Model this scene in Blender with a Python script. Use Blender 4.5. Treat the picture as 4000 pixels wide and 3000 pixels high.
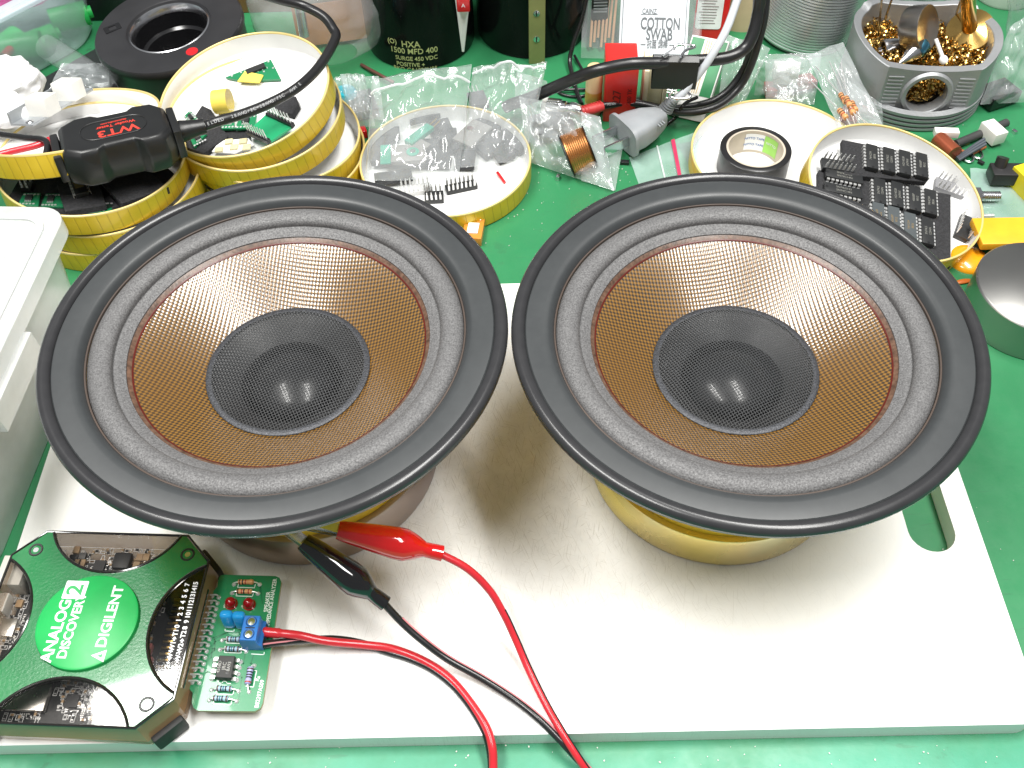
import bpy, bmesh, math, random
from mathutils import Vector, Matrix, Euler
from math import sin, cos, pi, radians as R
for o in list(bpy.data.objects): bpy.data.objects.remove(o)
S = 0.001                       # everything below is written in millimetres
random.seed(7)
scene = bpy.context.scene
C = scene.collection
# ------------------------------------------------------------------ camera
PITCH, ROLL, FPX, ZC = 0.9133, -0.0289, 3846.8, 375.7
up0 = Vector((0, sin(PITCH), cos(PITCH))); X0 = Vector((1, 0, 0))
RV = cos(ROLL)*X0 + sin(ROLL)*up0
UV = -sin(ROLL)*X0 + cos(ROLL)*up0
FV = Vector((0, cos(PITCH), -sin(PITCH)))
cam = bpy.data.cameras.new('camera'); camo = bpy.data.objects.new('camera', cam); C.objects.link(camo)
cam.sensor_width = 36; cam.lens = FPX/4000*36; cam.clip_start = 0.01; cam.clip_end = 50
mw = Matrix((RV, UV, -FV)).transposed().to_4x4(); mw.translation = Vector((0, 0, ZC*S))
camo.matrix_world = mw
scene.camera = camo
scene.render.resolution_x, scene.render.resolution_y = 1024, 768
# ------------------------------------------------------------------ light: two ceiling fluorescents and the room's bounce
w = bpy.data.worlds.new('World'); scene.world = w; w.use_nodes = True
w.node_tree.nodes['Background'].inputs[0].default_value = (0.93, 0.97, 1.0, 1)
w.node_tree.nodes['Background'].inputs[1].default_value = 0.25
def area(name, loc, sx, sy, power, rz=0.0, col=(1, 0.985, 0.95)):
    l = bpy.data.lights.new(name, 'AREA'); l.shape = 'RECTANGLE'; l.size = sx; l.size_y = sy
    l.energy = power; l.color = col
    o = bpy.data.objects.new(name, l); C.objects.link(o); o.location = loc; o.rotation_euler = (0, 0, rz); return o
area('ceiling_fluorescent', (-0.54, 0.21, 1.50), 0.24, 1.10, 34, R(17))
area('ceiling_fluorescent', (0.46, 0.20, 1.50), 0.24, 1.10, 34, R(17))
vs = scene.view_settings
scene.display_settings.display_device = 'sRGB'
vs.view_transform = 'Standard'; vs.look = 'None'; vs.gamma = 1; vs.exposure = 0.0; vs.use_curve_mapping = False
scene.render.engine = 'CYCLES'
scene.cycles.max_bounces = 10; scene.cycles.transparent_max_bounces = 24

def at(px, py, z=0.0):
    """point (mm) of the horizontal plane z seen at photograph position px,py (4000x3000)"""
    d = (px-2000)/FPX*RV - (py-1500)/FPX*UV + FV
    return Vector((0, 0, ZC)) + d*((z-ZC)/d.z)
def aty(px, py, Y):
    d = (px-2000)/FPX*RV - (py-1500)/FPX*UV + FV
    return Vector((0, 0, ZC)) + d*(Y/d.y)
BZ = -10.5                      # bench surface below the board's top (z = 0)

# ------------------------------------------------------------------ mesh builder
class MB:
    def __init__(s): s.v = []; s.f = []; s.sm = []
    def add(s, vs, fs, smooth=False, M=None):
        b = len(s.v)
        for p in vs:
            p = Vector(p); s.v.append(M @ p if M else p)
        for f in fs: s.f.append(tuple(i+b for i in f)); s.sm.append(smooth)
        return s
    def box(s, c, size, M=None, ch=0.0, rz=0.0):
        x, y, z = size[0]/2, size[1]/2, size[2]/2
        if rz: M0 = Matrix.Translation(Vector(c)) @ Matrix.Rotation(rz, 4, 'Z')
        else: M0 = Matrix.Translation(Vector(c))
        if M: M0 = M @ M0
        if ch <= 0:
            vs = [(i*x, j*y, k*z) for i in (-1, 1) for j in (-1, 1) for k in (-1, 1)]
            fs = [(0,1,3,2),(4,6,7,5),(0,4,5,1),(2,3,7,6),(0,2,6,4),(1,5,7,3)]
            return s.add(vs, fs, False, M0)
        bm = bmesh.new(); bmesh.ops.create_cube(bm, size=1)
        for v in bm.verts: v.co = Vector((v.co.x*2*x, v.co.y*2*y, v.co.z*2*z))
        bmesh.ops.bevel(bm, geom=bm.edges[:], offset=min(ch, .98*min(x, y, z)), segments=2, profile=.6, affect='EDGES')
        s.add([v.co.copy() for v in bm.verts], [[v.index for v in f.verts] for f in (bm.faces.ensure_lookup_table() or bm.faces)] if False else _faces(bm), False, M0)
        bm.free(); return s
    def lathe(s, prof, n=64, M=None, smooth=True, a0=0, a1=2*pi):
        full = abs(a1-a0-2*pi) < 1e-6
        m = n if full else n+1
        vs = []
        for (r, z) in prof:
            for i in range(m):
                a = a0+(a1-a0)*i/n; vs.append((r*cos(a), r*sin(a), z))
        fs = []
        for k in range(len(prof)-1):
            for i in range(n):
                j = (i+1) % m if full else i+1
                fs.append((k*m+i, k*m+j, (k+1)*m+j, (k+1)*m+i))
        return s.add(vs, fs, smooth, M)
    def disc(s, r, z, n=48, M=None, flip=False):
        vs = [(r*cos(2*pi*i/n), r*sin(2*pi*i/n), z) for i in range(n)]
        idx = list(range(n)); 
        return s.add(vs, [tuple(reversed(idx)) if flip else tuple(idx)], False, M)
    def cyl(s, p0, p1, r0, r1=None, n=16, caps=True, M=None, smooth=True):
        r1 = r0 if r1 is None else r1
        p0 = Vector(p0); p1 = Vector(p1); d = p1-p0; q = d.to_track_quat('Z', 'Y').to_matrix()
        vs = []
        for p, r in ((p0, r0), (p1, r1)):
            for i in range(n): vs.append(p + q @ Vector((r*cos(2*pi*i/n), r*sin(2*pi*i/n), 0)))
        s.add(vs, [(i, (i+1) % n, n+(i+1) % n, n+i) for i in range(n)], smooth, M)
        if caps: s.add(vs, [tuple(reversed(range(n))), tuple(range(n, 2*n))], False, M)
        return s
    def tube(s, path, r, n=10, M=None, caps=True, closed=False):
        P = [Vector(p) for p in path]; m = len(P)
        rr = r if isinstance(r, (list, tuple)) else [r]*m
        vs = []; prev = None
        for i, p in enumerate(P):
            t = (P[(i+1) % m]-P[i-1]) if closed else (P[min(i+1, m-1)]-P[max(i-1, 0)])
            t = t.normalized() if t.length > 1e-9 else Vector((0, 0, 1))
            if prev is None:
                a = Vector((0, 0, 1)) if abs(t.z) < .9 else Vector((1, 0, 0)); u = (a - t*a.dot(t)).normalized()
            else: u = (prev - t*prev.dot(t)).normalized()
            prev = u; w_ = t.cross(u)
            for k in range(n): vs.append(p + (u*cos(2*pi*k/n) + w_*sin(2*pi*k/n))*rr[i])
        fs = []
        for i in range(m if closed else m-1):
            j = (i+1) % m
            for k in range(n): fs.append((i*n+k, i*n+(k+1) % n, j*n+(k+1) % n, j*n+k))
        s.add(vs, fs, True, M)
        if caps and not closed: s.add(vs, [tuple(reversed(range(n))), tuple(range((m-1)*n, m*n))], False, M)
        return s
    def prism(s, poly, z0, z1, M=None, holes=False):
        n = len(poly)
        vs = [(x, y, z0) for x, y in poly]+[(x, y, z1) for x, y in poly]
        fs = [tuple(reversed(range(n))), tuple(range(n, 2*n))]+[(i, (i+1) % n, n+(i+1) % n, n+i) for i in range(n)]
        return s.add(vs, fs, False, M)
    def band(s, outer, inner, z0, z1, M=None):
        """ring-shaped prism between two loops of the same length"""
        n = len(outer)
        vs = [(x, y, z) for z in (z0, z1) for L in (outer, inner) for x, y in L]
        fs = []
        for i in range(n):
            j = (i+1) % n
            fs += [(2*n+i, 2*n+j, 3*n+j, 3*n+i), (j, i, n+i, n+j), (i, j, 2*n+j, 2*n+i), (n+j, n+i, 3*n+i, 3*n+j)]
        return s.add(vs, fs, False, M)
    def ball(s, c, rx, ry=None, rz=None, n=16, m=10, M=None, z0=-1.0):
        ry = rx if ry is None else ry; rz = rx if rz is None else rz
        vs = []; 
        for k in range(m+1):
            t = -1+2*k/m; t = max(t, z0); a = math.asin(t)
            for i in range(n): vs.append((c[0]+rx*cos(a)*cos(2*pi*i/n), c[1]+ry*cos(a)*sin(2*pi*i/n), c[2]+rz*sin(a)))
        return s.add(vs, [(k*n+i, k*n+(i+1) % n, (k+1)*n+(i+1) % n, (k+1)*n+i) for k in range(m) for i in range(n)], True, M)
    def sheet(s, nu, nv, fn, M=None, smooth=True, skip=None):
        vs = [fn(i/nu, j/nv) for j in range(nv+1) for i in range(nu+1)]
        fs = [(j*(nu+1)+i, j*(nu+1)+i+1, (j+1)*(nu+1)+i+1, (j+1)*(nu+1)+i) for j in range(nv) for i in range(nu) if not (skip and skip(i/nu, j/nv))]
        return s.add(vs, fs, smooth, M)
def _faces(bm):
    bm.verts.index_update(); return [[v.index for v in f.verts] for f in bm.faces]

# ------------------------------------------------------------------ objects
def tag(o, label=None, cat=None, group=None, kind=None):
    if label: o['label'] = label
    if cat: o['category'] = cat
    if group: o['group'] = group
    if kind: o['kind'] = kind
    return o
def thing(name, label, cat, loc=(0, 0, 0), rot=(0, 0, 0), group=None):
    o = bpy.data.objects.new(name, None); C.objects.link(o)
    o.location = Vector(loc)*S; o.rotation_euler = rot if hasattr(rot, '__len__') else (0, 0, rot)
    o.empty_display_size = .005
    return tag(o, label, cat, group)
def root(o):
    while o.parent: o = o.parent
    return o
def mesh(name, mb, mat):
    me = bpy.data.meshes.new(name)
    me.from_pydata([tuple(v*S) for v in mb.v], [], mb.f)
    me.polygons.foreach_set('use_smooth', mb.sm)
    if mat: me.materials.append(mat)
    me.update(); me.set_sharp_from_angle(angle=R(38)); return me
def part(name, mb, mat, parent=None, world=False, fix=False, kind=None, bevel=0):
    """one mesh object; world=True: mb is in world mm, turned into the parent's frame"""
    if world and parent is not None:
        rt = root(parent)
        Mi = (Matrix.Translation(rt.location/S) @ rt.rotation_euler.to_matrix().to_4x4()).inverted()
        mb.v = [Mi @ v for v in mb.v]
    me = mesh(name, mb, mat)
    if fix:
        bm = bmesh.new(); bm.from_mesh(me); bmesh.ops.remove_doubles(bm, verts=bm.verts, dist=1e-6)
        bmesh.ops.recalc_face_normals(bm, faces=bm.faces); bm.to_mesh(me); bm.free()
    o = bpy.data.objects.new(name, me); C.objects.link(o)
    if parent: o.parent = parent
    if bevel:
        b = o.modifiers.new('bevel', 'BEVEL'); b.width = bevel*S; b.segments = 2; b.limit_method = 'ANGLE'; b.angle_limit = R(35)
    if kind: o['kind'] = kind
    return o
def inst(o, parent=None, M=None, name=None):
    c = o.copy(); C.objects.link(c); c.parent = parent
    if M is not None: c.matrix_local = M
    return c
def copy_tree(o, parent=None):
    c = o.copy(); C.objects.link(c); c.parent = parent
    for ch in list(o.children): copy_tree(ch, c)
    return c
_txt = {}
def text_mb(body, size, bold=0.0, align='CENTER', thick=0.04, sx=1.0, shear=0.0):
    cu = bpy.data.curves.new('t', 'FONT'); cu.body = body; cu.size = size; cu.align_x = align; cu.align_y = 'CENTER'
    cu.offset = bold; cu.extrude = thick; cu.shear = shear; cu.resolution_u = 3
    o = bpy.data.objects.new('t', cu); C.objects.link(o)
    dg = bpy.context.evaluated_depsgraph_get(); dg.update()
    me = bpy.data.meshes.new_from_object(o.evaluated_get(dg))
    mb = MB(); mb.add([(v.co.x*sx, v.co.y, v.co.z) for v in me.vertices], [tuple(p.vertices) for p in me.polygons])
    bpy.data.objects.remove(o); bpy.data.curves.remove(cu); bpy.data.meshes.remove(me)
    return mb
def lettering(name, lines, mat, parent, M, bold=0.0, world=False):
    """lines: (text, size, x, y, sx) laid out in a plane; M places the plane"""
    mb = MB()
    for (t, size, x, y, sx) in lines:
        q = text_mb(t, size, bold*size, sx=sx); mb.add(q.v, q.f, False, M @ Matrix.Translation((x, y, 0)))
    return part(name, mb, mat, parent, world=world)
def frame(o, xdir, ydir):
    """matrix with origin o, x axis along xdir, y axis roughly along ydir"""
    x = Vector(xdir).normalized(); z = x.cross(Vector(ydir)).normalized(); y = z.cross(x)
    m = Matrix((x, y, z)).transposed().to_4x4(); m.translation = Vector(o); return m
def curve_pts(pts, n=12):
    """Catmull-Rom through pts"""
    P = [Vector(p) for p in pts]; P = [2*P[0]-P[1]]+P+[2*P[-1]-P[-2]]; out = []
    for i in range(1, len(P)-2):
        a, b, c, d = P[i-1:i+3]
        for k in range(n):
            t = k/n; out.append(.5*((2*b)+(c-a)*t+(2*a-5*b+4*c-d)*t*t+(3*b-a-3*c+d)*t**3))
    out.append(P[-2]); return out
def arc(cx, cy, r, a0, a1, n): return [(cx+r*cos(a0+(a1-a0)*i/n), cy+r*sin(a0+(a1-a0)*i/n)) for i in range(n+1)]
def rrect(w, h, r, n=5, cx=0, cy=0):
    out = []
    for (sx, sy, a) in ((1, 1, 0), (-1, 1, pi/2), (-1, -1, pi), (1, -1, 1.5*pi)):
        out += arc(cx+sx*(w/2-r), cy+sy*(h/2-r), r, a, a+pi/2, n)
    return out

# ------------------------------------------------------------------ materials
class NT:
    def __init__(s, name):
        s.m = bpy.data.materials.new(name); s.m.use_nodes = True; s.t = s.m.node_tree; s.n = s.t.nodes; s.b = s.n['Principled BSDF']
        s.out = s.n['Material Output']; s._c = None
    def new(s, typ, **kw):
        n = s.n.new(typ)
        for k, v in kw.items():
            if k.startswith('_'): setattr(n, k[1:], v)
            else: n.inputs[k.replace('__', ' ')].default_value = v
        return n
    def link(s, a, b): s.t.links.new(a, b)
    def co(s):
        if s._c is None:
            s._c = s.n.new('ShaderNodeTexCoord')
        return s._c.outputs['Object']
    def noise(s, scale, detail=4, rough=.5, vec=None, dist=0):
        n = s.new('ShaderNodeTexNoise', Scale=scale, Detail=detail, Roughness=rough, Distortion=dist); s.link(vec or s.co(), n.inputs['Vector']); return n.outputs[0]
    def ramp(s, fac, stops):
        n = s.n.new('ShaderNodeValToRGB'); e = n.color_ramp.elements
        while len(e) < len(stops): e.new(.5)
        for i, (p, c) in enumerate(stops):
            e[i].position = p; e[i].color = (c, c, c, 1) if not hasattr(c, '__len__') else tuple(c)+(1,)
        s.link(fac, n.inputs[0]); return n.outputs[0]
    def math(s, op, a, b=None, c=None):
        n = s.n.new('ShaderNodeMath'); n.operation = op
        for i, x in enumerate((a, b, c)):
            if x is None: continue
            if isinstance(x, (int, float)): n.inputs[i].default_value = x
            else: s.link(x, n.inputs[i])
        return n.outputs[0]
    def mix(s, fac, a, b, mode='MIX'):
        n = s.n.new('ShaderNodeMix'); n.data_type = 'RGBA'; n.blend_type = mode
        for inp, x in ((n.inputs[0], fac), (n.inputs[6], a), (n.inputs[7], b)):
            if isinstance(x, (int, float)): inp.default_value = x
            elif hasattr(x, '__len__'): inp.default_value = tuple(x)+(1,)
            else: s.link(x, inp)
        return n.outputs[2]
    def bump(s, h, strength=.3, dist=.0002):
        n = s.new('ShaderNodeBump', Strength=strength, Distance=dist); s.link(h, n.inputs['Height']); s.link(n.outputs[0], s.b.inputs['Normal']); return n
    def set(s, **kw):
        for k, v in kw.items():
            i = s.b.inputs[k.replace('__', ' ')]
            if hasattr(v, 'is_linked') or hasattr(v, 'links'): s.link(v, i)
            elif hasattr(v, '__len__') and len(v) == 3: i.default_value = tuple(v)+(1,)
            else: i.default_value = v
        return s
_m = {}
def M_(name, col, rough=.5, metal=0.0, var=.12, scale=60, bump=0.0, bscale=400, coat=0.0, spec=.5, **kw):
    """plain procedural material: colour with a little noise, roughness variation and fine relief"""
    if name in _m: return _m[name]
    t = NT(name)
    n = t.noise(scale*1.0, 5)
    hi = tuple(min(1, c*(1+var)) for c in col); lo = tuple(c*(1-var) for c in col)
    t.set(Base__Color=t.mix(t.ramp(n, [(.3, 0.0), (.7, 1.0)]), lo, hi), Metallic=metal, Coat__Weight=coat)
    t.b.inputs['Specular IOR Level'].default_value = spec
    n2 = t.noise(scale*3, 3)
    t.set(Roughness=t.math('MULTIPLY_ADD', n2, rough*.3, rough*.85))
    if bump: t.bump(t.noise(bscale, 4), bump, .0002)
    for k, v in kw.items(): t.b.inputs[k.replace('__', ' ')].default_value = v
    _m[name] = t.m; return t.m
def thin(t, fr, ior):
    """same reflectance from both sides of a thin sheet"""
    g = t.n.new('ShaderNodeNewGeometry'); t.link(t.math('MULTIPLY_ADD', g.outputs['Backfacing'], 1/ior-ior, ior), fr.inputs[0])
def M_film(name, clear=.85, col=(.95, .97, 1), rough=.12, haze=.5, wr=120):
    """thin clear plastic: mostly see-through, with a shiny skin and a milky share"""
    if name in _m: return _m[name]
    t = NT(name); n = t.n
    n.remove(t.b)
    tr = n.new('ShaderNodeBsdfTransparent'); tr.inputs[0].default_value = (.97, .98, .98, 1)
    df = n.new('ShaderNodeBsdfDiffuse'); df.inputs[0].default_value = tuple(col)+(1,)
    tl = n.new('ShaderNodeBsdfTranslucent'); tl.inputs[0].default_value = tuple(col)+(1,)
    gl = n.new('ShaderNodeBsdfGlossy'); gl.inputs['Roughness'].default_value = rough
    bp = n.new('ShaderNodeBump'); bp.inputs['Strength'].default_value = .5; bp.inputs['Distance'].default_value = .0006
    t.link(t.noise(wr, 4, .55, dist=.6), bp.inputs['Height']); t.link(bp.outputs[0], gl.inputs['Normal'])
    m0 = n.new('ShaderNodeMixShader'); m0.inputs[0].default_value = haze; t.link(df.outputs[0], m0.inputs[1]); t.link(tl.outputs[0], m0.inputs[2])
    m1 = n.new('ShaderNodeMixShader')
    f = t.math('MULTIPLY_ADD', t.noise(wr*.7, 5, .6), (1-clear)*1.2, clear-(1-clear)*.6)
    t.link(f, m1.inputs[0]); t.link(m0.outputs[0], m1.inputs[1]); t.link(tr.outputs[0], m1.inputs[2])
    fr = n.new('ShaderNodeFresnel'); thin(t, fr, 1.5); t.link(bp.outputs[0], fr.inputs['Normal'])
    m2 = n.new('ShaderNodeMixShader'); t.link(fr.outputs[0], m2.inputs[0]); t.link(m1.outputs[0], m2.inputs[1]); t.link(gl.outputs[0], m2.inputs[2])
    t.link(m2.outputs[0], t.out.inputs[0]); _m[name] = t.m; return t.m
BLACK = M_('black plastic', (.012, .012, .013), .38)
BLACKG = M_('glossy black plastic', (.010, .010, .011), .18)
STEEL = M_('bright steel', (.72, .72, .74), .22, 1.0)
TIN = M_('tinned lead', (.80, .80, .79), .28, .65)
GOLDP = M_('gold plating', (.75, .5, .18), .3, 1.0)
WHITEP = M_('white print', (.82, .83, .84), .5, 0, .02)
WHITEPL = M_('white plastic', (.78, .77, .72), .4, 0, .04)
GREENPCB = M_('green solder mask', (.012, .19, .075), .3, 0, .1, coat=.3)
RED = M_('red plastic', (.55, .012, .016), .22, coat=.4)
# ================================================================== bench and board
def plate(outer, holes, z0, z1):
    bm = bmesh.new()
    def loop(pts, z):
        vs = [bm.verts.new((x, y, z)) for x, y in pts]
        return vs, [bm.edges.new((vs[i], vs[(i+1) % len(vs)])) for i in range(len(vs))]
    tops = [loop(L, z1) for L in [outer]+holes]; bots = [loop(L, z0) for L in [outer]+holes]
    for grp in (tops, bots):
        bmesh.ops.triangle_fill(bm, use_beauty=True, use_dissolve=False, edges=[e for _, es in grp for e in es])
    for (tv, _), (bv, _) in zip(tops, bots):
        n = len(tv)
        for i in range(n): bm.faces.new((bv[i], bv[(i+1) % n], tv[(i+1) % n], tv[i]))
    bmesh.ops.recalc_face_normals(bm, faces=bm.faces)
    mb = MB(); mb.add([v.co.copy() for v in bm.verts], _faces(bm)); bm.free(); return mb
t = NT('green bench mat')
n1 = t.noise(9, 5, .6); n2 = t.noise(90, 6, .65)
col = t.mix(t.ramp(n1, [(.35, 0.0), (.7, 1.0)]), (.023, .165, .064), (.029, .215, .084))
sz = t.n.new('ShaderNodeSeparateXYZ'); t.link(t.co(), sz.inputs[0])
glare_wear = t.math('ADD', t.math('MULTIPLY', t.math('SUBTRACT', .128, sz.outputs[1]), 28.0), t.math('MULTIPLY', t.noise(30, 5, .65), .9))
glare_wear = t.ramp(glare_wear, [(.45, 0.0), (1.2, 1.0)])
col = t.mix(t.math('MULTIPLY', glare_wear, .75), col, (.055, .34, .225))  # lamp glare along the mat's front painted into the colour, with patchy wear
spots = t.ramp(n2, [(.60, 0.0), (.68, 1.0)])
patch = t.ramp(t.noise(6, 3), [(.45, 0.0), (.62, 1.0)])
col = t.mix(t.math('MULTIPLY', t.math('MULTIPLY', spots, patch), .55), col, (.02, .07, .035))
mp = t.new('ShaderNodeMapping'); mp.inputs['Scale'].default_value = (1, 9, 1); mp.inputs['Rotation'].default_value = (0, 0, .6); t.link(t.co(), mp.inputs[0])
scr = t.ramp(t.noise(55, 3, .5, mp.outputs[0]), [(.69, 0.0), (.72, 1.0)])
col = t.mix(t.math('MULTIPLY', scr, .30), col, (.03, .12, .06))
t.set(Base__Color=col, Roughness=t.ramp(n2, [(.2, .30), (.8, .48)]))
t.bump(t.math('ADD', t.noise(14, 3), t.math('MULTIPLY', n2, .12)), .5, .0016)
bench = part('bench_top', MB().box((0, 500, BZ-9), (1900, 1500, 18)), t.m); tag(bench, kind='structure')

t = NT('white polyethylene board')
def hair(rot, sc, thr):
    mp = t.new('ShaderNodeMapping'); mp.inputs['Scale'].default_value = (1, 28, 1)
    vr = t.n.new('ShaderNodeVectorRotate'); vr.inputs['Angle'].default_value = rot; t.link(t.co(), vr.inputs['Vector']); t.link(vr.outputs[0], mp.inputs[0])
    return t.ramp(t.noise(sc, 4, .6, mp.outputs[0], .3), [(thr, 0.0), (thr+.05, 1.0)])
h = t.math('MAXIMUM', t.math('MAXIMUM', hair(1.2, 80, .60), hair(.35, 100, .63)), t.math('MAXIMUM', hair(1.75, 70, .61), hair(2.5, 90, .63)))
sb = t.n.new('ShaderNodeSeparateXYZ'); t.link(t.co(), sb.inputs[0])
rad = t.math('SQRT', t.math('ADD', t.math('POWER', t.math('MULTIPLY', sb.outputs[0], .75), 2.0), t.math('POWER', t.math('ADD', sb.outputs[1], .01), 2.0)))
use = t.ramp(t.math('ADD', rad, t.math('MULTIPLY', t.noise(12, 4), .05)), [(.05, 1.0), (.15, .05)])
dirt = t.ramp(t.noise(11, 6, .7), [(.35, 0.0), (.75, 1.0)])
worn = t.ramp(t.noise(160, 5, .7), [(.4, 0.0), (.8, 1.0)])
col = t.mix(t.math('MULTIPLY', t.math('MULTIPLY', h, use), .6), (.84, .84, .825), (.40, .38, .33))
col = t.mix(t.math('MULTIPLY', t.math('MULTIPLY', dirt, use), .5), col, (.42, .415, .395))
col = t.mix(t.math('MULTIPLY', t.math('MULTIPLY', worn, use), .25), col, (.5, .5, .48))
t.set(Base__Color=col, Roughness=.5, Subsurface__Weight=.0)
t.bump(t.math('SUBTRACT', 1.0, h), .25, .0002)
BRZ = R(-.45)
outer = rrect(414, 234, 9, 8)
slot = [(178.8-2, -44.3)]
sl = arc(186.3, 34.2, 9.9, 0, pi, 14) + arc(186.3, -34.2, 9.9, pi, 2*pi, 14)
board = part('cutting_board', plate(outer, [sl], BZ, 0), t.m, bevel=1.2)
board.location = (-8.2*S, 239.6*S, 0); board.rotation_euler = (0, 0, BRZ)
tag(board, 'large white plastic cutting board with a handle slot, under both woofers', 'cutting board')

# ================================================================== woofers
t = NT('matt black gasket'); n = t.noise(300, 4)
t.set(Base__Color=t.mix(n, (.033, .036, .038), (.043, .047, .049)), Roughness=t.ramp(t.noise(40, 4), [(.3, .36), (.7, .46)]))
dust = t.ramp(t.noise(700, 2), [(.80, 0.0), (.83, 1.0)])
t.bump(t.noise(900, 3), .05, .0001); GASK = t.m
t = NT('black rubber bead'); t.set(Base__Color=t.mix(t.noise(200, 4), (.022, .022, .024), (.034, .034, .036)), Roughness=.27); t.bump(t.noise(900, 3), .05, .0001); BEAD = t.m
t = NT('grey foam surround')
g = t.noise(1500, 3, .7); g2 = t.noise(25, 4)
colr = t.mix(t.ramp(g, [(.35, 0.0), (.70, 1.0)]), (.062, .061, .062), (.185, .183, .184))
colr = t.mix(t.math('MULTIPLY', t.ramp(g2, [(.35, 0.0), (.7, 1.0)]), .25), colr, (.085, .084, .085))
t.set(Base__Color=colr, Roughness=t.ramp(g, [(.4, .6), (.7, .32)])); t.bump(g, .6, .0004); FOAM = t.m
def weave(t, pitch, ang, co=None):
    sx = t.n.new('ShaderNodeSeparateXYZ'); t.link(co or t.co(), sx.inputs[0])
    k = 2*pi/pitch
    def ph(a): return t.math('SINE', t.math('ADD', t.math('MULTIPLY', sx.outputs[0], cos(a)*k), t.math('MULTIPLY', sx.outputs[1], sin(a)*k)))
    u, v = ph(ang), ph(ang+pi/2)
    return t.math('MULTIPLY', u, v)
def cone_mat(name, ang):
    t = NT(name); wv = weave(t, .0021, ang)
    lum = t.math('MULTIPLY_ADD', wv, .5, .5)
    big = t.noise(18, 3)
    base = t.mix(t.ramp(lum, [(.28, 0.0), (.80, 1.0)]), (.012, .0058, .0006), (.235, .112, .008))
    base = t.mix(t.math('MULTIPLY', t.ramp(big, [(.3, 0.0), (.7, 1.0)]), .35), base, (.13, .055, .004))
    t.set(Base__Color=base, Roughness=.5, Coat__Weight=1.0, Coat__Roughness=.22, Coat__IOR=1.72)
    bp = t.bump(lum, .36, .00032); t.link(bp.outputs[0], t.b.inputs['Coat Normal'])
    return t.m
CONE_A = cone_mat('woven amber cone', .62); CONE_B = cone_mat('woven amber cone b', .95)
REDRING = M_('red glue line', (.085, .008, .004), .35)
GLUE = M_('dry brown glue', (.10, .055, .035), .35, var=.5, scale=500, bump=.5, bscale=700)
BROWNL = M_('brown paper edge', (.075, .055, .045), .6)
MESHM = M_('coated steel wire', (.165, .17, .175), .25, .6)
HEM = M_('wire hem', (.04, .042, .048), .42, .3, var=.6, scale=1200, bump=1.0, bscale=1600)
t = NT('zinc plated yellow steel')
a = t.noise(16, 4, .5); b = t.noise(11, 3)
cz = t.mix(t.ramp(a, [(.3, 0.0), (.65, 1.0)]), (.74, .60, .10), (.70, .66, .28)); cz = t.mix(t.math('MULTIPLY', t.ramp(b, [(.4, 0.0), (.7, 1.0)]), .5), cz, (.66, .40, .34)); cz = t.mix(t.math('MULTIPLY', t.ramp(t.noise(23, 3), [(.5, 0.0), (.7, 1.0)]), .45), cz, (.45, .62, .42))
t.set(Base__Color=cz, Metallic=.75, Roughness=t.ramp(t.noise(30, 4), [(.3, .22), (.7, .36)])); ZINCY = t.m
t = NT('zinc plated violet steel')
a = t.noise(9, 4, .5); b = t.noise(3.5, 2)
cz = t.mix(t.ramp(a, [(.3, 0.0), (.65, 1.0)]), (.26, .19, .20), (.36, .32, .34)); cz = t.mix(t.math('MULTIPLY', t.ramp(b, [(.45, 0.0), (.7, 1.0)]), .6), cz, (.42, .30, .14))
t.set(Base__Color=cz, Metallic=.85, Roughness=t.ramp(t.noise(30, 4), [(.3, .34), (.7, .46)])); ZINCV = t.m
YEL = M_('yellow chromate steel', (.74, .47, .015), .42, 0, .1)
COIL = M_('dark voice coil former', (.02, .02, .021), .4)
FLANGE = M_('grey painted flange', (.16, .165, .17), .42, .3)

def dome_z(r): return 63.6 + 6.2*(1-(r/32.5)**2)
def wire_mesh(pitch, rad, rot):
    mb = MB(); n = int(32/pitch); amp = .17
    for fam in (0, 1):
        for i in range(-n, n+1):
            u = i*pitch; L2 = 31.6**2-u*u
            if L2 <= 4: continue
            L = math.sqrt(L2); m = max(4, int(2*L/(pitch*.5))); pts = []
            for k in range(m+1):
                v = -L+2*L*k/m
                x, y = (u, v) if fam == 0 else (v, u)
                z = dome_z(math.hypot(x, y)) + amp*sin(pi*v/pitch+pi/2)*(1 if i % 2 else -1)*(1 if fam else -1)
                pts.append((x*cos(rot)-y*sin(rot), x*sin(rot)+y*cos(rot), z))
            mb.tube(pts, rad, 4, caps=False)
    return mb

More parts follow.
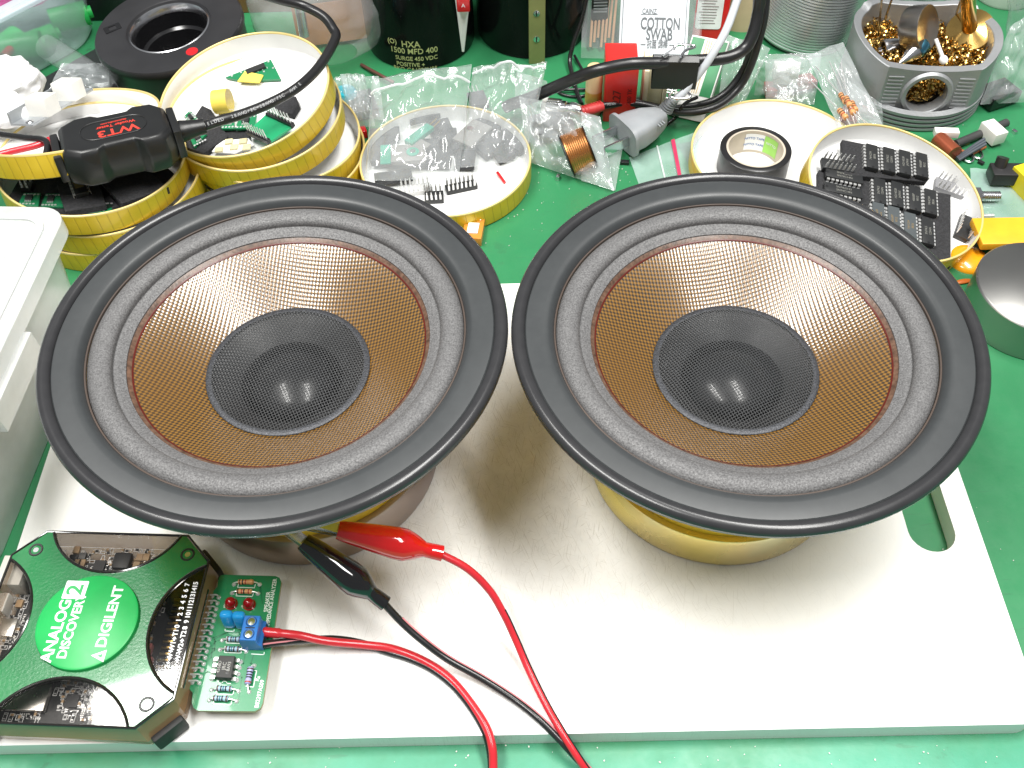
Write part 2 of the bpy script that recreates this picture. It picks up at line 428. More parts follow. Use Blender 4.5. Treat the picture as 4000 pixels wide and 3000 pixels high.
def woofer(loc, rz, label, mag_mat, mag_h, cone_mat_, mrot, wire=None):
    w = thing('woofer', label, 'speaker driver', loc, rz, 'woofers on the cutting board')
    bead = [(87.4+2.75*cos(a), 87.0+2.75*sin(a)) for a in [2*pi*i/18 for i in range(18)]]; bead.append(bead[0])
    part('rim_bead', MB().lathe(bead, 160), BEAD, w)
    part('frame_flange', MB().lathe([(84.2, 86.0), (84.2, 83.2), (88.6, 83.2), (88.9, 84.4), (88.2, 86)], 140), FLANGE, w)
    part('gasket_ring', MB().lathe([(84.75, 84.5), (84.75, 87.5), (84.3, 88.0), (83, 88.15), (78, 88.3), (76.2, 88.15), (75.2, 87.6), (74.3, 86.5), (73.6, 85.0), (73.2, 83.6)], 160), GASK, w)
    part('gasket_edge', MB().lathe([(73.5, 84.9), (73.15, 85.1), (72.9, 84.9), (72.85, 84)], 160), BROWNL, w)
    roll = [(72.7, 84.0)] + [(68.1+4.6*cos(a), 83.2+3.1*sin(a)) for a in [pi*.06+pi*.9*i/14 for i in range(15)]] + [(63.5, 82.5), (62.6, 82.35), (61.2, 81.8), (59.9, 81.1), (59.15, 80.75), (59.1, 79.6)]
    part('surround', MB().lathe(roll, 160), FOAM, w)
    cone = [(59.6, 79.9), (57.7, 78.95), (50, 74.1), (42, 68.9), (36, 65.1), (32.6, 63.0)]
    co = part('cone', MB().lathe(cone, 160), cone_mat_, w)
    part('inner_cone', MB().lathe([(32.6, 62.9), (30, 61.4), (24, 57.6), (20.5, 55.2)], 120), M_('dark inner cone', (.020, .020, .021), .4), co)
    part('glue_band', MB().lathe([(59.3, 80.25), (58.2, 79.6), (57.4, 79.0)], 160), GLUE, co)
    part('seam_ring', MB().lathe([(57.5, 79.2), (57.2, 79.05), (56.9, 78.75)], 160), REDRING, co)
    part('voice_coil', MB().lathe([(20.6, 56), (20.3, 42), (19.6, 42), (19.6, 56)], 64).disc(19.8, 43, 48), COIL, w)
    pm = MB().lathe([(0.01, 61.0), (3, 60.85), (6, 60.4), (9, 59.6), (12, 58.4), (14.5, 57), (16.5, 55.2), (17.6, 53), (17.8, 40)], 48)
    part('pole_piece', pm, M_('polished black dome', (.010, .010, .011), .3, coat=.3), w)
    cap = inst(wire, w) if wire else part('dust_cap', wire_mesh(1.12, .165, mrot), MESHM, w, kind=None)
    part('cap_hem', MB().lathe([(33.3, 63.4), (33.2, 63.9), (32.7, 64.15), (31.4, 64.25), (30.8, 64.2), (30.8, 63.9)], 120), HEM, cap)
    part('basket', MB().lathe([(85, 83.1), (78, 80), (66, 55), (56, 36), (50, 33), (46, 33)], 96), YEL, w)
    part('top_plate', MB().lathe([(0.1, 37), (52, 37), (53.5, 36), (53.5, mag_h), (53, mag_h)], 96), YEL, w)
    part('magnet_can', MB().lathe([(20, .6), (55.6, .6), (56.3, 1.4), (56.5, 3), (56.5, mag_h-1.5), (55.9, mag_h-.2), (54.5, mag_h+.3), (40, mag_h+.3)], 120), mag_mat, w)
    return w
wl = woofer((-90.9, 252.1, 0), 0, 'woofer with the red and black clip leads attached, standing on a violet-grey magnet', ZINCV, 20.5, CONE_A, .45)
cap0 = [c for c in wl.children if c.name.startswith('dust_cap')][0]
wr_ = woofer((90.3, 246.2, 0), 0, 'woofer beside the handle slot, standing on a gold-coloured magnet can', ZINCY, 20.5, CONE_B, .45, None)
# terminals of the left woofer
for dx, dy in ((-62, 198), (-44, 207)):
    tb = MB().box((0, 0, 0), (6, 10, .8)); 
    part('terminal_tab', MB().box((dx, dy, 62), (5, 11, .8), rz=.3), GOLDP, wl, world=True)
# ================================================================== analyser box
DZ = 23.0
dev = thing('signal_analyzer', 'octagonal clear-cased measuring box with green cross panel and round green badge', 'measuring device', (-165.3, 162.3, 0), R(-3.8))
def octo(hw, hh, ch): return [(hw, hh-ch), (hw-ch, hh), (-hw+ch, hh), (-hw, hh-ch), (-hw, -hh+ch), (-hw+ch, -hh), (hw-ch, -hh), (hw, -hh+ch)]
HW, HH, CH = 40.6, 39.4, 11.0
t = NT('smoky clear case'); t.n.remove(t.b); n = t.n
tr = n.new('ShaderNodeBsdfTransparent'); tr.inputs[0].default_value = (.72, .66, .60, 1)
gl = n.new('ShaderNodeBsdfGlossy'); gl.inputs['Roughness'].default_value = .06
df = n.new('ShaderNodeBsdfDiffuse'); df.inputs[0].default_value = (.50, .29, .15, 1)
m0 = n.new('ShaderNodeMixShader'); m0.inputs[0].default_value = .55; t.link(tr.outputs[0], m0.inputs[1]); t.link(df.outputs[0], m0.inputs[2])
fr = n.new('ShaderNodeFresnel'); thin(t, fr, 1.55)
m1 = n.new('ShaderNodeMixShader'); t.link(fr.outputs[0], m1.inputs[0]); t.link(m0.outputs[0], m1.inputs[1]); t.link(gl.outputs[0], m1.inputs[2]); t.link(m1.outputs[0], t.out.inputs[0]); SMOKE = t.m
t = NT('clear case window'); t.n.remove(t.b); n = t.n
tr = n.new('ShaderNodeBsdfTransparent'); tr.inputs[0].default_value = (.86, .85, .84, 1)
gl = n.new('ShaderNodeBsdfGlossy'); gl.inputs['Roughness'].default_value = .05
fr = n.new('ShaderNodeFresnel'); thin(t, fr, 1.5)
m1 = n.new('ShaderNodeMixShader'); t.link(fr.outputs[0], m1.inputs[0]); t.link(tr.outputs[0], m1.inputs[1]); t.link(gl.outputs[0], m1.inputs[2]); t.link(m1.outputs[0], t.out.inputs[0]); CLEAR = t.m
DKCLEAR = M_('dark case edge', (.012, .011, .010), .12, coat=.5)
GREENP = M_('green lacquer panel', (.004, .145, .038), .24, coat=1.0, bump=.25, bscale=900); GREENP.node_tree.nodes['Principled BSDF'].inputs['Coat Roughness'].default_value = .05
BADGE = M_('green badge', (.010, .34, .075), .42)
PCBK = M_('black circuit board', (.010, .011, .012), .35)
GREYIC = M_('dark chip', (.025, .025, .027), .5)
TANCAP = M_('tan chip capacitor', (.42, .28, .15), .45)
SHIELD = M_('nickel shield', (.62, .60, .56), .28, 1.0)
sh = MB(); o1 = octo(HW, HH, CH); o0 = octo(HW-1.5, HH-1.5, CH-.4)
sh.add([(x, y, .8) for x, y in o0]+[(x, y, 9) for x, y in o1], [tuple(reversed(range(8)))]+[(i, (i+1) % 8, 8+(i+1) % 8, 8+i) for i in range(8)])
part('bottom_shell', sh, SMOKE, dev)
wl_ = MB(); wl_.add([(x, y, 9.2) for x, y in o1]+[(x, y, DZ-.9) for x, y in octo(HW-.7, HH-.7, CH)], [(i, (i+1) % 8, 8+(i+1) % 8, 8+i) for i in range(8)])
part('case_wall', wl_, SMOKE, dev)
pcb = part('circuit_board', MB().box((-.5, -1.5, 8.6), (74, 67, 1.6)), PCBK, dev)
# the green cross between four round windows
RC = 29.0
def cut(side):   # arc (local) of the window on a side, from one end of the side to the other
    hw, hh = HW-.9, HH-.9
    if side in 'tb':
        half = HW-CH-3.2; d = math.sqrt(RC*RC-half*half); a = math.asin(half/RC)
        cy = hh+d if side == 't' else -(hh+d)
        if side == 't': return arc(0, cy, RC, -pi/2+a, -pi/2-a, 24)
        return arc(0, cy, RC, pi/2+a, pi/2-a, 24)
    half = HH-CH-2.6; d = math.sqrt(RC*RC-half*half); a = math.asin(half/RC)
    cx = hw+d if side == 'r' else -(hw+d)
    if side == 'r': return arc(cx, 0, RC, pi+a, pi-a, 24)
    return arc(cx, 0, RC, a, -a, 24)
corner = {}
o9 = octo(HW-.9, HH-.9, CH)
T, Bt, Rr, Lf = cut('t'), cut('b'), cut('r'), cut('l')
# walk counter-clockwise: right window (bottom->top), corner, top window (right->left), corner, left (top->bottom), corner, bottom (left->right), corner
poly = Rr + [o9[0], o9[1]] + T + [o9[2], o9[3]] + Lf + [o9[4], o9[5]] + Bt + [o9[6], o9[7]]
part('cover_panel', plate(poly, [], DZ-1.0, DZ), GREENP, dev)
for nm, A, ends in (('r', Rr, None), ('t', T, None), ('l', Lf, None), ('b', Bt, None)):
    wdw = part('window', plate(A, [], DZ-1.3, DZ-.3), CLEAR, dev)
    part('window_edge', MB().tube([(x, y, DZ-.1) for x, y in A], .62, 8), DKCLEAR, wdw)
    part('window_edge', MB().tube([(x, y, DZ-1.6) for x, y in A], .5, 6), DKCLEAR, wdw)
part('case_edge', MB().tube([(x, y, DZ-.4) for x, y in octo(HW-.4, HH-.4, CH)], .55, 8, closed=True), DKCLEAR, dev)
for sx, sy in ((1, 1), (-1, 1), (1, -1), (-1, -1)):
    x, y = sx*(HW-9.5), sy*(HH-9)
    s_ = part('corner_screw', MB().lathe([(2.9, DZ+.02), (2.7, DZ+.25), (2.1, DZ+.25), (1.9, DZ-.2), (.1, DZ-.2)], 28, M=Matrix.Translation((x, y, 0))), BLACK, dev)
    part('screw_head', MB().disc(1.1, DZ+.05, 16, M=Matrix.Translation((x, y, 0))), STEEL, s_)
for sx, sy in ((1, 1), (1, -1), (-1, -1), (-1, 1)):
    c = Vector((sx*(HW-CH/2+.6), sy*(HH-CH/2+.6), 6)); M = Matrix.Translation(c) @ Matrix.Rotation(math.atan2(sy, sx), 4, 'Z')
    part('rubber_foot', MB().box((0, 0, -.5), (3.4, 13, 9.5), M=M, ch=1.2), M_('rubber', (.015, .015, .015), .6, bump=.4), dev)
bd = part('badge', MB().lathe([(.01, DZ+2.0), (18.4, DZ+2.0), (19.2, DZ+1.6), (19.4, DZ+1.0), (19.4, DZ), (18.9, DZ+.02)], 72), BADGE, dev)
TXT = Matrix.Translation((0, 0, DZ+2.03)) @ Matrix.Rotation(pi/2, 4, 'Z')
lettering('lettering', [('ANALOG', 6.1, -4.2, 10.3, 1.0), ('DISCOVERY', 5.0, -2.1, 4.9, 1.0), ('DIGILENT', 5.6, 2.2, -8.6, 1.04)], WHITEP, bd, TXT, bold=.022)
sq = MB().band(rrect(7.6, 8.8, .4, 2, 12.6, 8.4), rrect(7.0, 8.2, .3, 2, 12.6, 8.4), -.02, .02, M=TXT)
part('lettering', sq, WHITEP, bd)
part('lettering', plate(rrect(7.2, 8.4, .4, 3, 12.6, 8.4), [], -.02, .02), WHITEP, bd).matrix_local = Matrix.Translation((0, 0, (DZ+2.03)*S)) @ Matrix.Rotation(pi/2, 4, 'Z')
lettering('lettering', [('2', 8.6, 12.6, 8.3, 1.1)], BADGE, bd, TXT @ Matrix.Translation((0, 0, .05)), bold=.02)
tri = MB().band([(-16.0, -11.3), (-11.2, -11.3), (-13.6, -5.9)], [(-14.5, -10.2), (-12.7, -10.2), (-13.6, -8.2)], -.02, .02, M=TXT)
part('lettering', tri, WHITEP, bd)
# legend printed over the connector
def legend(words, p0, p1, size):
    a, b = at(*p0, DZ), at(*p1, DZ); M = frame(a, b-a, Vector((-1, 0, 0))); L = (b-a).length; mb = MB()
    for (wd, f) in words:
        if wd == '>': mb.add([(L*f-.5, -.35, 0), (L*f+.2, -.35, 0), (L*f+.2, -.9, 0), (L*f+1.3, 0, 0), (L*f+.2, .9, 0), (L*f+.2, .35, 0), (L*f-.5, .35, 0)], [tuple(range(7))], False, M); continue
        q = text_mb(wd, size, .03*size); mb.add(q.v, q.f, False, M @ Matrix.Translation((L*f, 0, 0)))
    return part('legend', mb, WHITEP, dev, world=True)
legend([('2+', .02), ('>', .085), ('V+', .15), ('W1', .235), ('>', .315), ('T1', .40)]+[(str(i), .475+.075*i) for i in range(8)], (655, 2602), (732, 2284), 2.6)
legend([('2-', .02), ('>', .085), ('V-', .15), ('W2', .235), ('>', .315), ('T2', .40)]+[(str(8+i), .475+.075*i) for i in range(8)], (684, 2614), (764, 2284), 2.6)
# parts on its circuit board, where the windows show them (crop coordinates of the photograph's corner, .5727 scale)
def P1(x, y, z=9.4): return at(x*.5727, 2050+y*.5727, z)
def chip(name, x, y, sx, sy, h, mat, par=pcb, rz=R(-3.8), ch=0):
    p = P1(x, y); return part(name, MB().box((p.x, p.y, 9.4+h/2), (sx, sy, h), rz=rz, ch=ch), mat, par, world=True)
chip('shield_can', 175, 1185, 19, 10.5, 2.6, SHIELD, ch=.5)
chip('chip', 495, 1205, 5, 5, .9, GREYIC); chip('chip', 680, 290, 4.6, 5.6, 1, GREYIC); chip('chip', 505, 235, 3.4, 3.4, 1, GREYIC)
chip('inductor', 845, 265, 7.4, 7.4, 3.4, GREYIC, ch=1.2); chip('inductor', 570, 222, 3, 3, 1.6, M_('ferrite', (.10, .10, .10), .5), ch=.3)
chip('chip', 730, 1215, 9, 6, .9, GREYIC); chip('chip', 330, 1030, 9, 7, .9, GREYIC)
chip('usb_socket', 55, 715, 8, 7.5, 2.6, SHIELD, ch=.4); chip('power_jack', 145, 380, 10.5, 13, 9.5, M_('beige housing', (.50, .48, .43), .5), ch=.6)
chip('connector_shroud', 35, 570, 6, 8, 6, WHITEPL, ch=.4)
PINK = M_('pink plug', (.42, .13, .12), .45)
for y in (860, 950):
    q = chip('trimmer', 1010, y, 4.2, 4.2, 3, PINK, ch=.5)
    p = P1(1010, y, 12.6); part('trimmer_screw', MB().lathe([(.01, 12.7), (1.1, 12.7), (1.1, 12.3)], 16, M=Matrix.Translation((p.x, p.y, 0))), GOLDP, q, world=True)
for x, y in ((530, 180), (535, 270), (565, 270), (958, 230), (1003, 230), (935, 285), (140, 545)): chip('chip_capacitor', x, y, 2.6, 3.2, 1.4, TANCAP)
random.seed(3)
silk = MB(); smd = MB(); tan = MB(); pads = MB(); rot4 = Matrix.Rotation(R(-3.8), 4, 'Z')
zones = [(400, 170, 1100, 320), (20, 470, 190, 850), (940, 560, 1060, 800), (1040, 430, 1120, 620), (380, 1060, 860, 1340), (20, 1290, 330, 1340), (980, 470, 1080, 560)]
for zi, (x0, y0, x1, y1) in enumerate(zones):
    for k in range(int((x1-x0)*(y1-y0)/1050)):
        p = P1(random.uniform(x0, x1), random.uniform(y0, y1)); M = Matrix.Translation((p.x, p.y, 9.42)) @ rot4 @ Matrix.Rotation(random.choice((0, pi/2)), 4, 'Z')
        q = random.random()
        if q < .45:
            smd.box((0, 0, .3), (1.3, .75, .6), M=M); pads.box((-.8, 0, .3), (.35, .8, .55), M=M); pads.box((.8, 0, .3), (.35, .8, .55), M=M)
            if random.random() < .5: silk.band([(-1.6, -.8), (1.6, -.8), (1.6, .8), (-1.6, .8)], [(-1.4, -.6), (1.4, -.6), (1.4, .6), (-1.4, .6)], 0, .04, M=M)
        elif q < .65: tan.box((0, 0, .4), (1.2, .8, .8), M=M); pads.box((-.75, 0, .4), (.35, .82, .75), M=M); pads.box((.75, 0, .4), (.35, .82, .75), M=M)
        elif q < .85: silk.band([(-1.1, -.7), (1.1, -.7), (1.1, .7), (-1.1, .7)], [(-.88, -.48), (.88, -.48), (.88, .48), (-.88, .48)], 0, .04, M=M)
        else:
            for i in range(5): pads.box((-1.6+.8*i, 0, .05), (.38, 1, .1), M=M)
part('silkscreen', silk, WHITEP, pcb, world=True, kind='stuff'); part('chip_resistors', smd, GREYIC, pcb, world=True, kind='stuff')
part('chip_capacitors', tan, TANCAP, pcb, world=True, kind='stuff'); part('solder_pads', pads, TIN, pcb, world=True, kind='stuff')
# pin header at the right side
hd = part('pin_header', MB().box((36.4, -1.2, 12.2), (7.2, 39, 5.6), ch=.3), BLACK, dev)
part('header_ridge', MB().box((39.4, -1.2, 15.6), (2.2, 40.5, 1.4), ch=.3), DKCLEAR, hd)
gp = MB()
for i in range(15):
    for j in (0, 1): gp.box((26.5+2.2*j, -1.2-17.78+2.54*i, 10.2), (1.9, .8, .8+.9*j))
part('header_contacts', gp, GOLDP, hd)

# ================================================================== adapter board
AZ = 10.0
ad = thing('adapter_board', 'small green circuit board with red lamps and blue terminal block, plugged into the box', 'circuit board', (-110, 160, 0), R(-3.3))
K = .3917
def PA(x, y, z=AZ): return at(700+K*x, 2200+K*y, z)
loc = []
for (x, y) in ((440, 115), (700, 121), (960, 128), (1000, 145), (1018, 185), (925, 800), (832, 1395), (810, 1445), (755, 1476), (450, 1473), (185, 1470), (145, 1445), (125, 1395), (135, 1290), (108, 1265), (100, 1235), (215, 740), (325, 275), (355, 265), (378, 235), (395, 150), (415, 120)): loc.append(PA(x, y).to_2d())
Mi = (Matrix.Translation((-110, 160, 0)) @ Matrix.Rotation(R(-3.3), 4, 'Z')).inverted()
loc = [(Mi @ Vector((p.x, p.y, 0))).to_2d() for p in loc]; loc.reverse()
FR4 = M_('bare board edge', (.30, .27, .12), .6)
bb = part('board', plate([(p.x, p.y) for p in loc], [], AZ-1.5, AZ-.05), FR4, ad)
part('solder_mask', plate([(p.x, p.y) for p in loc], [], AZ-.05, AZ+.02), GREENPCB, bb)
ORB = M_('orange resistor lacquer', (.62, .30, .12), .35); BLB = M_('blue grey resistor lacquer', (.30, .44, .55), .32); VIB = M_('violet resistor lacquer', (.36, .36, .62), .32)
BANDK = M_('band black', (.012, .012, .014), .4); BANDR = M_('band red', (.35, .05, .03), .4); BANDB = M_('band brown', (.09, .035, .03), .4); BANDT = M_('band teal', (.02, .13, .16), .4)
def resistor(p0, p1, b0, b1, rad, body, bands, par, bulge=1.12, name='resistor', zc=1.2):
    """leads from p0 to p1 (board points), body between b0 and b1"""
    d = (b1-b0); L = d.length; x = d.normalized(); M = frame(b0+Vector((0, 0, zc)), x, (0, 0, 1)); M = M @ Matrix.Rotation(pi/2, 4, 'Y')
    prof = [(.02, 0), (rad*.8, .15), (rad*bulge, .5), (rad*bulge, L*.22), (rad, L*.3), (rad, L*.7), (rad*bulge, L*.78), (rad*bulge, L-.5), (rad*.8, L-.15), (.02, L)]
    rb = part(name, MB().lathe(prof, 16, M=M), body, par, world=True)
    for f, m in bands:
        rr = (rad*bulge if (f < .26 or f > .74) else rad)+.05
        part('colour_band', MB().lathe([(rr-.1, L*f-.28), (rr, L*f-.27), (rr, L*f+.27), (rr-.1, L*f+.28)], 16, M=M), m, rb, world=True)
    ld = MB(); z = Vector((0, 0, zc))
    ld.tube([p0, p0+Vector((0, 0, zc*.7))+.1*x, b0*.55+p0*.45+z, b0+z+.3*x], .3, 6); ld.tube([p1, p1+Vector((0, 0, zc*.7))-.1*x, b1*.55+p1*.45+z, b1+z-.3*x], .3, 6)
    for p in (p0, p1): ld.lathe([(.95, AZ+.03), (.9, AZ+.15), (.4, AZ+.7), (.02, AZ+.75)], 14, M=Matrix.Translation((p.x, p.y, 0)))
    part('lead', ld, TIN, rb, world=True); return rb
def res(p0, p1, b0, b1, body, bands, rad=.95): return resistor(PA(*p0), PA(*p1), PA(*b0), PA(*b1), rad, body, bands, ad)
oo = [(.14, BANDB), (.32, BANDK), (.5, BANDR), (.8, ORB)]; gg = [(.12, BANDB), (.33, BANDK), (.47, BANDT), (.62, BANDK), (.88, BANDB)]
res((548, 210), (802, 212), (592, 200), (752, 200), ORB, oo); res((528, 298), (785, 304), (578, 292), (735, 296), ORB, [(.12, BANDB), (.36, BANDR), (.5, BANDK), (.8, BANDR)])
res((430, 768), (690, 775), (480, 768), (632, 772), BLB, gg); res((408, 862), (668, 880), (465, 864), (615, 870), BLB, gg)
res((325, 1264), (592, 1276), (377, 1258), (537, 1264), BLB, gg); res((302, 1368), (572, 1378), (342, 1356), (502, 1362), BLB, gg)
res((748, 1022), (697, 1284), (722, 1045), (688, 1222), VIB, [(.15, BANDB), (.33, BANDK), (.48, BANDK), (.62, BANDK), (.88, BANDR)], 1.1)
LEDM = M_('red lamp lens', (.42, .006, .012), .08, coat=.6, Transmission__Weight=.35)
for x, y in ((523, 412), (703, 420)):
    p = PA(x, y)
    l = part('lamp', MB().lathe([(2.55, AZ), (2.55, AZ+.9), (2.2, AZ+.9), (2.2, AZ+2.2), (1.95, AZ+3.2), (1.4, AZ+3.9), (.7, AZ+4.3), (.02, AZ+4.4)], 28, M=Matrix.Translation((p.x, p.y, 0))), LEDM, ad, world=True)
CAPB = M_('blue dipped lacquer', (.012, .27, .62), .14, coat=.6)
for x, y in ((510, 640), (632, 650)):
    p = PA(x, y, AZ); part('film_capacitor', MB().box((0, 0, 4.9), (5.2, 3.6, 9.6), M=Matrix.Translation((p.x, p.y+.8, AZ-.2)) @ Matrix.Rotation(R(-3.3), 4, 'Z') @ Matrix.Rotation(R(-7), 4, 'X'), ch=1.5), CAPB, ad, world=True, bevel=.5)
TBB = M_('blue terminal plastic', (.02, .16, .50), .35)
tp = PA(755, 800); tx = Vector((cos(R(-3.3)), sin(R(-3.3)), 0)); ty = Vector((-tx.y, tx.x, 0)); TM = frame((tp.x, tp.y+2.3, AZ), tx, ty)
tb = part('terminal_block', MB().add(*(lambda p: ([(x, y, z) for y in (-5.1, 5.1) for x, z in p], [tuple(range(len(p))), tuple(reversed(range(len(p), 2*len(p))))]+[(i, len(p)+i, len(p)+(i+1) % len(p), (i+1) % len(p)) for i in range(len(p))]))([(-4, 0), (4.3, 0), (4.3, 4.4), (3.1, 5.2), (3.1, 9.6), (-3.2, 9.6), (-4, 6)]), False, TM), TBB, ad, world=True, fix=True, bevel=.3)
for sy in (-2.54, 2.54):
    part('terminal_screw', MB().lathe([(2.15, 9.62), (2.0, 9.75), (1.75, 9.7), (1.7, 9.3), (.02, 9.3)], 24, M=TM @ Matrix.Translation((0, sy, 0))), M_('dark blue recess', (.008, .05, .16), .4), tb, world=True)
    q = MB().lathe([(1.6, 9.3), (1.5, 9.72), (.02, 9.85)], 20, M=TM @ Matrix.Translation((0, sy, 0)))
    sc = part('screw_head', q, STEEL, tb, world=True)
    part('wire_mouth', MB().box((4.32, sy, 2.6), (.3, 3.2, 3), M=TM), BLACK, tb, world=True)
part('slit', MB().box((0, 0, 9.62), (3.6, .5, .1), M=TM), BLACK, tb, world=True)
# eight-leg chip
ic = part('amplifier_chip', MB().prism([(PA(x, y, AZ+3.2).x, PA(x, y, AZ+3.2).y) for x, y in ((520, 1150), (560, 928), (402, 922), (360, 1142))], AZ+.6, AZ+3.6), M_('chip epoxy', (.022, .022, .022), .55), ad, world=True, fix=True, bevel=.25)
a, b = PA(375, 1092, AZ+3.64), PA(402, 975, AZ+3.64)
lettering('lettering', [('4558D', 1.75, 0, 0, 1.0), ('JRC', 2.0, .4, -1.95, 1.0), ('8A93', 1.75, .3, -3.75, 1.0)], M_('grey ink', (.40, .40, .38), .6), ic, frame((a+b)*.5+Vector((.35, 0, 0)), b-a, Vector((-1, 0, 0))), world=True)
p = PA(478, 1092, AZ+3.6); part('dimple', MB().lathe([(.75, AZ+3.66), (.7, AZ+3.6), (.02, AZ+3.61)], 16, M=Matrix.Translation((p.x, p.y, 0))), BLACK, ic, world=True)
for i in range(4):
    for (x0, y0) in ((572, 985), (383, 968)):
        q = PA(x0-12*i, y0+61*i); part('chip_leg', MB().box((q.x+(.6 if x0 > 500 else -.2), q.y, AZ+.9), (1.7, 1.3, 1.4), rz=R(-3.3)).lathe([(1.0, AZ+.03), (.8, AZ+.3), (.02, AZ+.8)], 12, M=Matrix.Translation((q.x+(1.5 if x0 > 500 else -.8), q.y, 0))), TIN, ic, world=True)
# right-angle pins from the box
pt, pb_ = PA(395, 342), PA(200, 1195); qt, qb = PA(328, 332), PA(130, 1190)
ph = part('pin_row', MB(), TIN, ad)
for i in range(15):
    f = i/14; a = pt.lerp(pb_, f); b = qt.lerp(qb, f)
    for (q, zz, ll) in ((a, 2.6, 7), (b, 1.3, 4.4)):
        m = MB().tube([(q.x, q.y, AZ-.5), (q.x, q.y, AZ+zz-.5), (q.x-.5, q.y, AZ+zz), (q.x-ll, q.y, AZ+zz)], .33, 6)
        m.lathe([(.95, AZ+.03), (.85, AZ+.3), (.4, AZ+.8), (.02, AZ+.85)], 12, M=Matrix.Translation((q.x, q.y, 0)))
        part('pin', m, TIN, ph, world=True)
# print and tracks
WS = M_('board print', (.75, .80, .76), .5, 0, .03)
def along(p0, p1, txt, size, bold=.012, sx=1):
    a, b = PA(*p0, AZ+.06), PA(*p1, AZ+.06); return lettering('board_print', [(txt, size, 0, 0, sx)], WS, bb, frame((a+b)*.5, b-a, Vector((-1, 0, 0))), bold=bold, world=True)
along((868, 455), (888, 315), 'SPEAKER', 2.25); along((890, 575), (950, 205), 'IMPEDANCE ANALYZER', 2.25, sx=.86); along((777, 1170), (792, 1132), 'Rs', 2.1); along((778, 1410), (825, 1195), 'B82397AS09', 2.2, sx=.95)
along((450, 445), (460, 410), '+V', 1.5); along((625, 452), (636, 418), '-V', 1.5)
sk = MB(); tk = MB()
def pl(mb, pts, w, z): 
    q = [PA(x, y, z) for x, y in pts]
    for a, b in zip(q, q[1:]):
        d = (b-a); n_ = Vector((-d.y, d.x, 0)).normalized()*w/2; e = d.normalized()*w/2
        mb.add([a-n_-e, b-n_+e, b+n_+e, a+n_-e], [(0, 1, 2, 3)])
for (x0, y0, x1, y1) in ((585, 205, 755, 240), (567, 290, 735, 326), (468, 735, 640, 795), (452, 830, 620, 890), (365, 1265, 540, 1305), (340, 1365, 520, 1405)): pl(sk, [(x0+6, y0), (x0-2, y1), (x1-4, y1+6), (x1+4, y0+8)], .3, AZ+.07)
pl(sk, [(752, 1070), (772, 1072), (740, 1235), (665, 1225)], .3, AZ+.07); pl(sk, [(458, 660), (455, 675), (545, 680), (548, 665)], .3, AZ+.07); pl(sk, [(722, 905), (845, 912), (848, 890)], .3, AZ+.07)
pl(sk, [(395, 1165), (390, 1195), (425, 1197), (440, 1175), (470, 1180), (475, 1198), (512, 1200)], .3, AZ+.07)
part('board_print', sk, WS, bb, world=True)
for pts in ([(290, 765), (345, 740), (480, 690), (600, 690)], [(270, 880), (350, 800), (350, 760), (460, 700)], [(255, 945), (350, 870), (360, 780), (405, 765)], [(235, 1010), (320, 940), (330, 850), (400, 860)], [(240, 1110), (280, 1085), (350, 1090)], [(660, 890), (640, 1000), (600, 1030)], [(740, 920), (715, 1000), (745, 1015)], [(600, 1110), (625, 1140), (590, 1370)], [(330, 960), (335, 1000), (370, 1030)], [(800, 310), (810, 220), (830, 400)]): pl(tk, pts, .45, AZ+.045)
part('copper_tracks', tk, M_('covered track', (.010, .125, .055), .3), bb, world=True)

# ================================================================== leads
def PW(x, y, z): return at(1000+.6329*x, 1950+.6329*y, z)
PVCR = M_('red cable sheath', (.52, .022, .032), .25, 0, .06); PVCB = M_('black cable sheath', (.014, .014, .015), .25); PINKS = M_('pink stripe', (.55, .20, .22), .35)
BOOTR = M_('red vinyl boot', (.60, .008, .008), .10, coat=.6); BOOTB = M_('black vinyl boot', (.008, .008, .009), .10, coat=.6)
def boot_mb(p0, p1):
    d = p1-p0; L = d.length; M = frame(p0, d, Vector((0, 0, 1)).cross(d)); mb = MB(); n = 20; prof = [(0, 3.4, 3.4), (.03, 3.8, 3.8), (.12, 4.3, 4.5), (.35, 5.4, 5.6), (.55, 6.2, 6.5), (.64, 6.2, 6.5), (.72, 5.1, 5.5), (.80, 3.6, 3.9), (.83, 2.9, 3.1), (.9, 3.0, 3.1), (1.0, 3.1, 3.2), (1.0, 1.6, 1.6)]
    vs = []
    for f, a, b in prof:
        for i in range(n): vs.append((L*f, a*cos(2*pi*i/n), b*sin(2*pi*i/n)))
    mb.add(vs, [(k*n+i, k*n+(i+1) % n, (k+1)*n+(i+1) % n, (k+1)*n+i) for k in range(len(prof)-1) for i in range(n)]+[tuple(range(n))], True, M); return mb, M, L
def clip_lead(name, label, p0, p1, pts, boot, sheath, cat='test lead'):
    t_ = thing(name, label, cat, tuple(PW(*pts[-1]))[:2]+(BZ,))
    bt, M, L = boot_mb(p0, p1); bo = part('clip_boot', bt, boot, t_, world=True, fix=True)
    jw = MB(); jw.box((-5, 0, 1.2), (14, 3.6, .7), M=M @ Matrix.Rotation(R(5), 4, 'Y')); jw.box((-5, 0, -1.4), (14, 3.6, .7), M=M @ Matrix.Rotation(R(-5), 4, 'Y'))
    jw.box((-5, 1.7, .9), (14, .5, 1.6), M=M); jw.box((-5, -1.7, .9), (14, .5, 1.6), M=M)
    part('clip_jaw', jw, STEEL, bo, world=True)
    path = curve_pts([p1-(p1-p0).normalized()*2]+[PW(*p) for p in pts], 14)
    part('wire', MB().tube(path, 1.5, 12), sheath, t_, world=True)
    return t_, path
r0, r1 = PW(505, 190, 50), PW(1150, 335, 38)
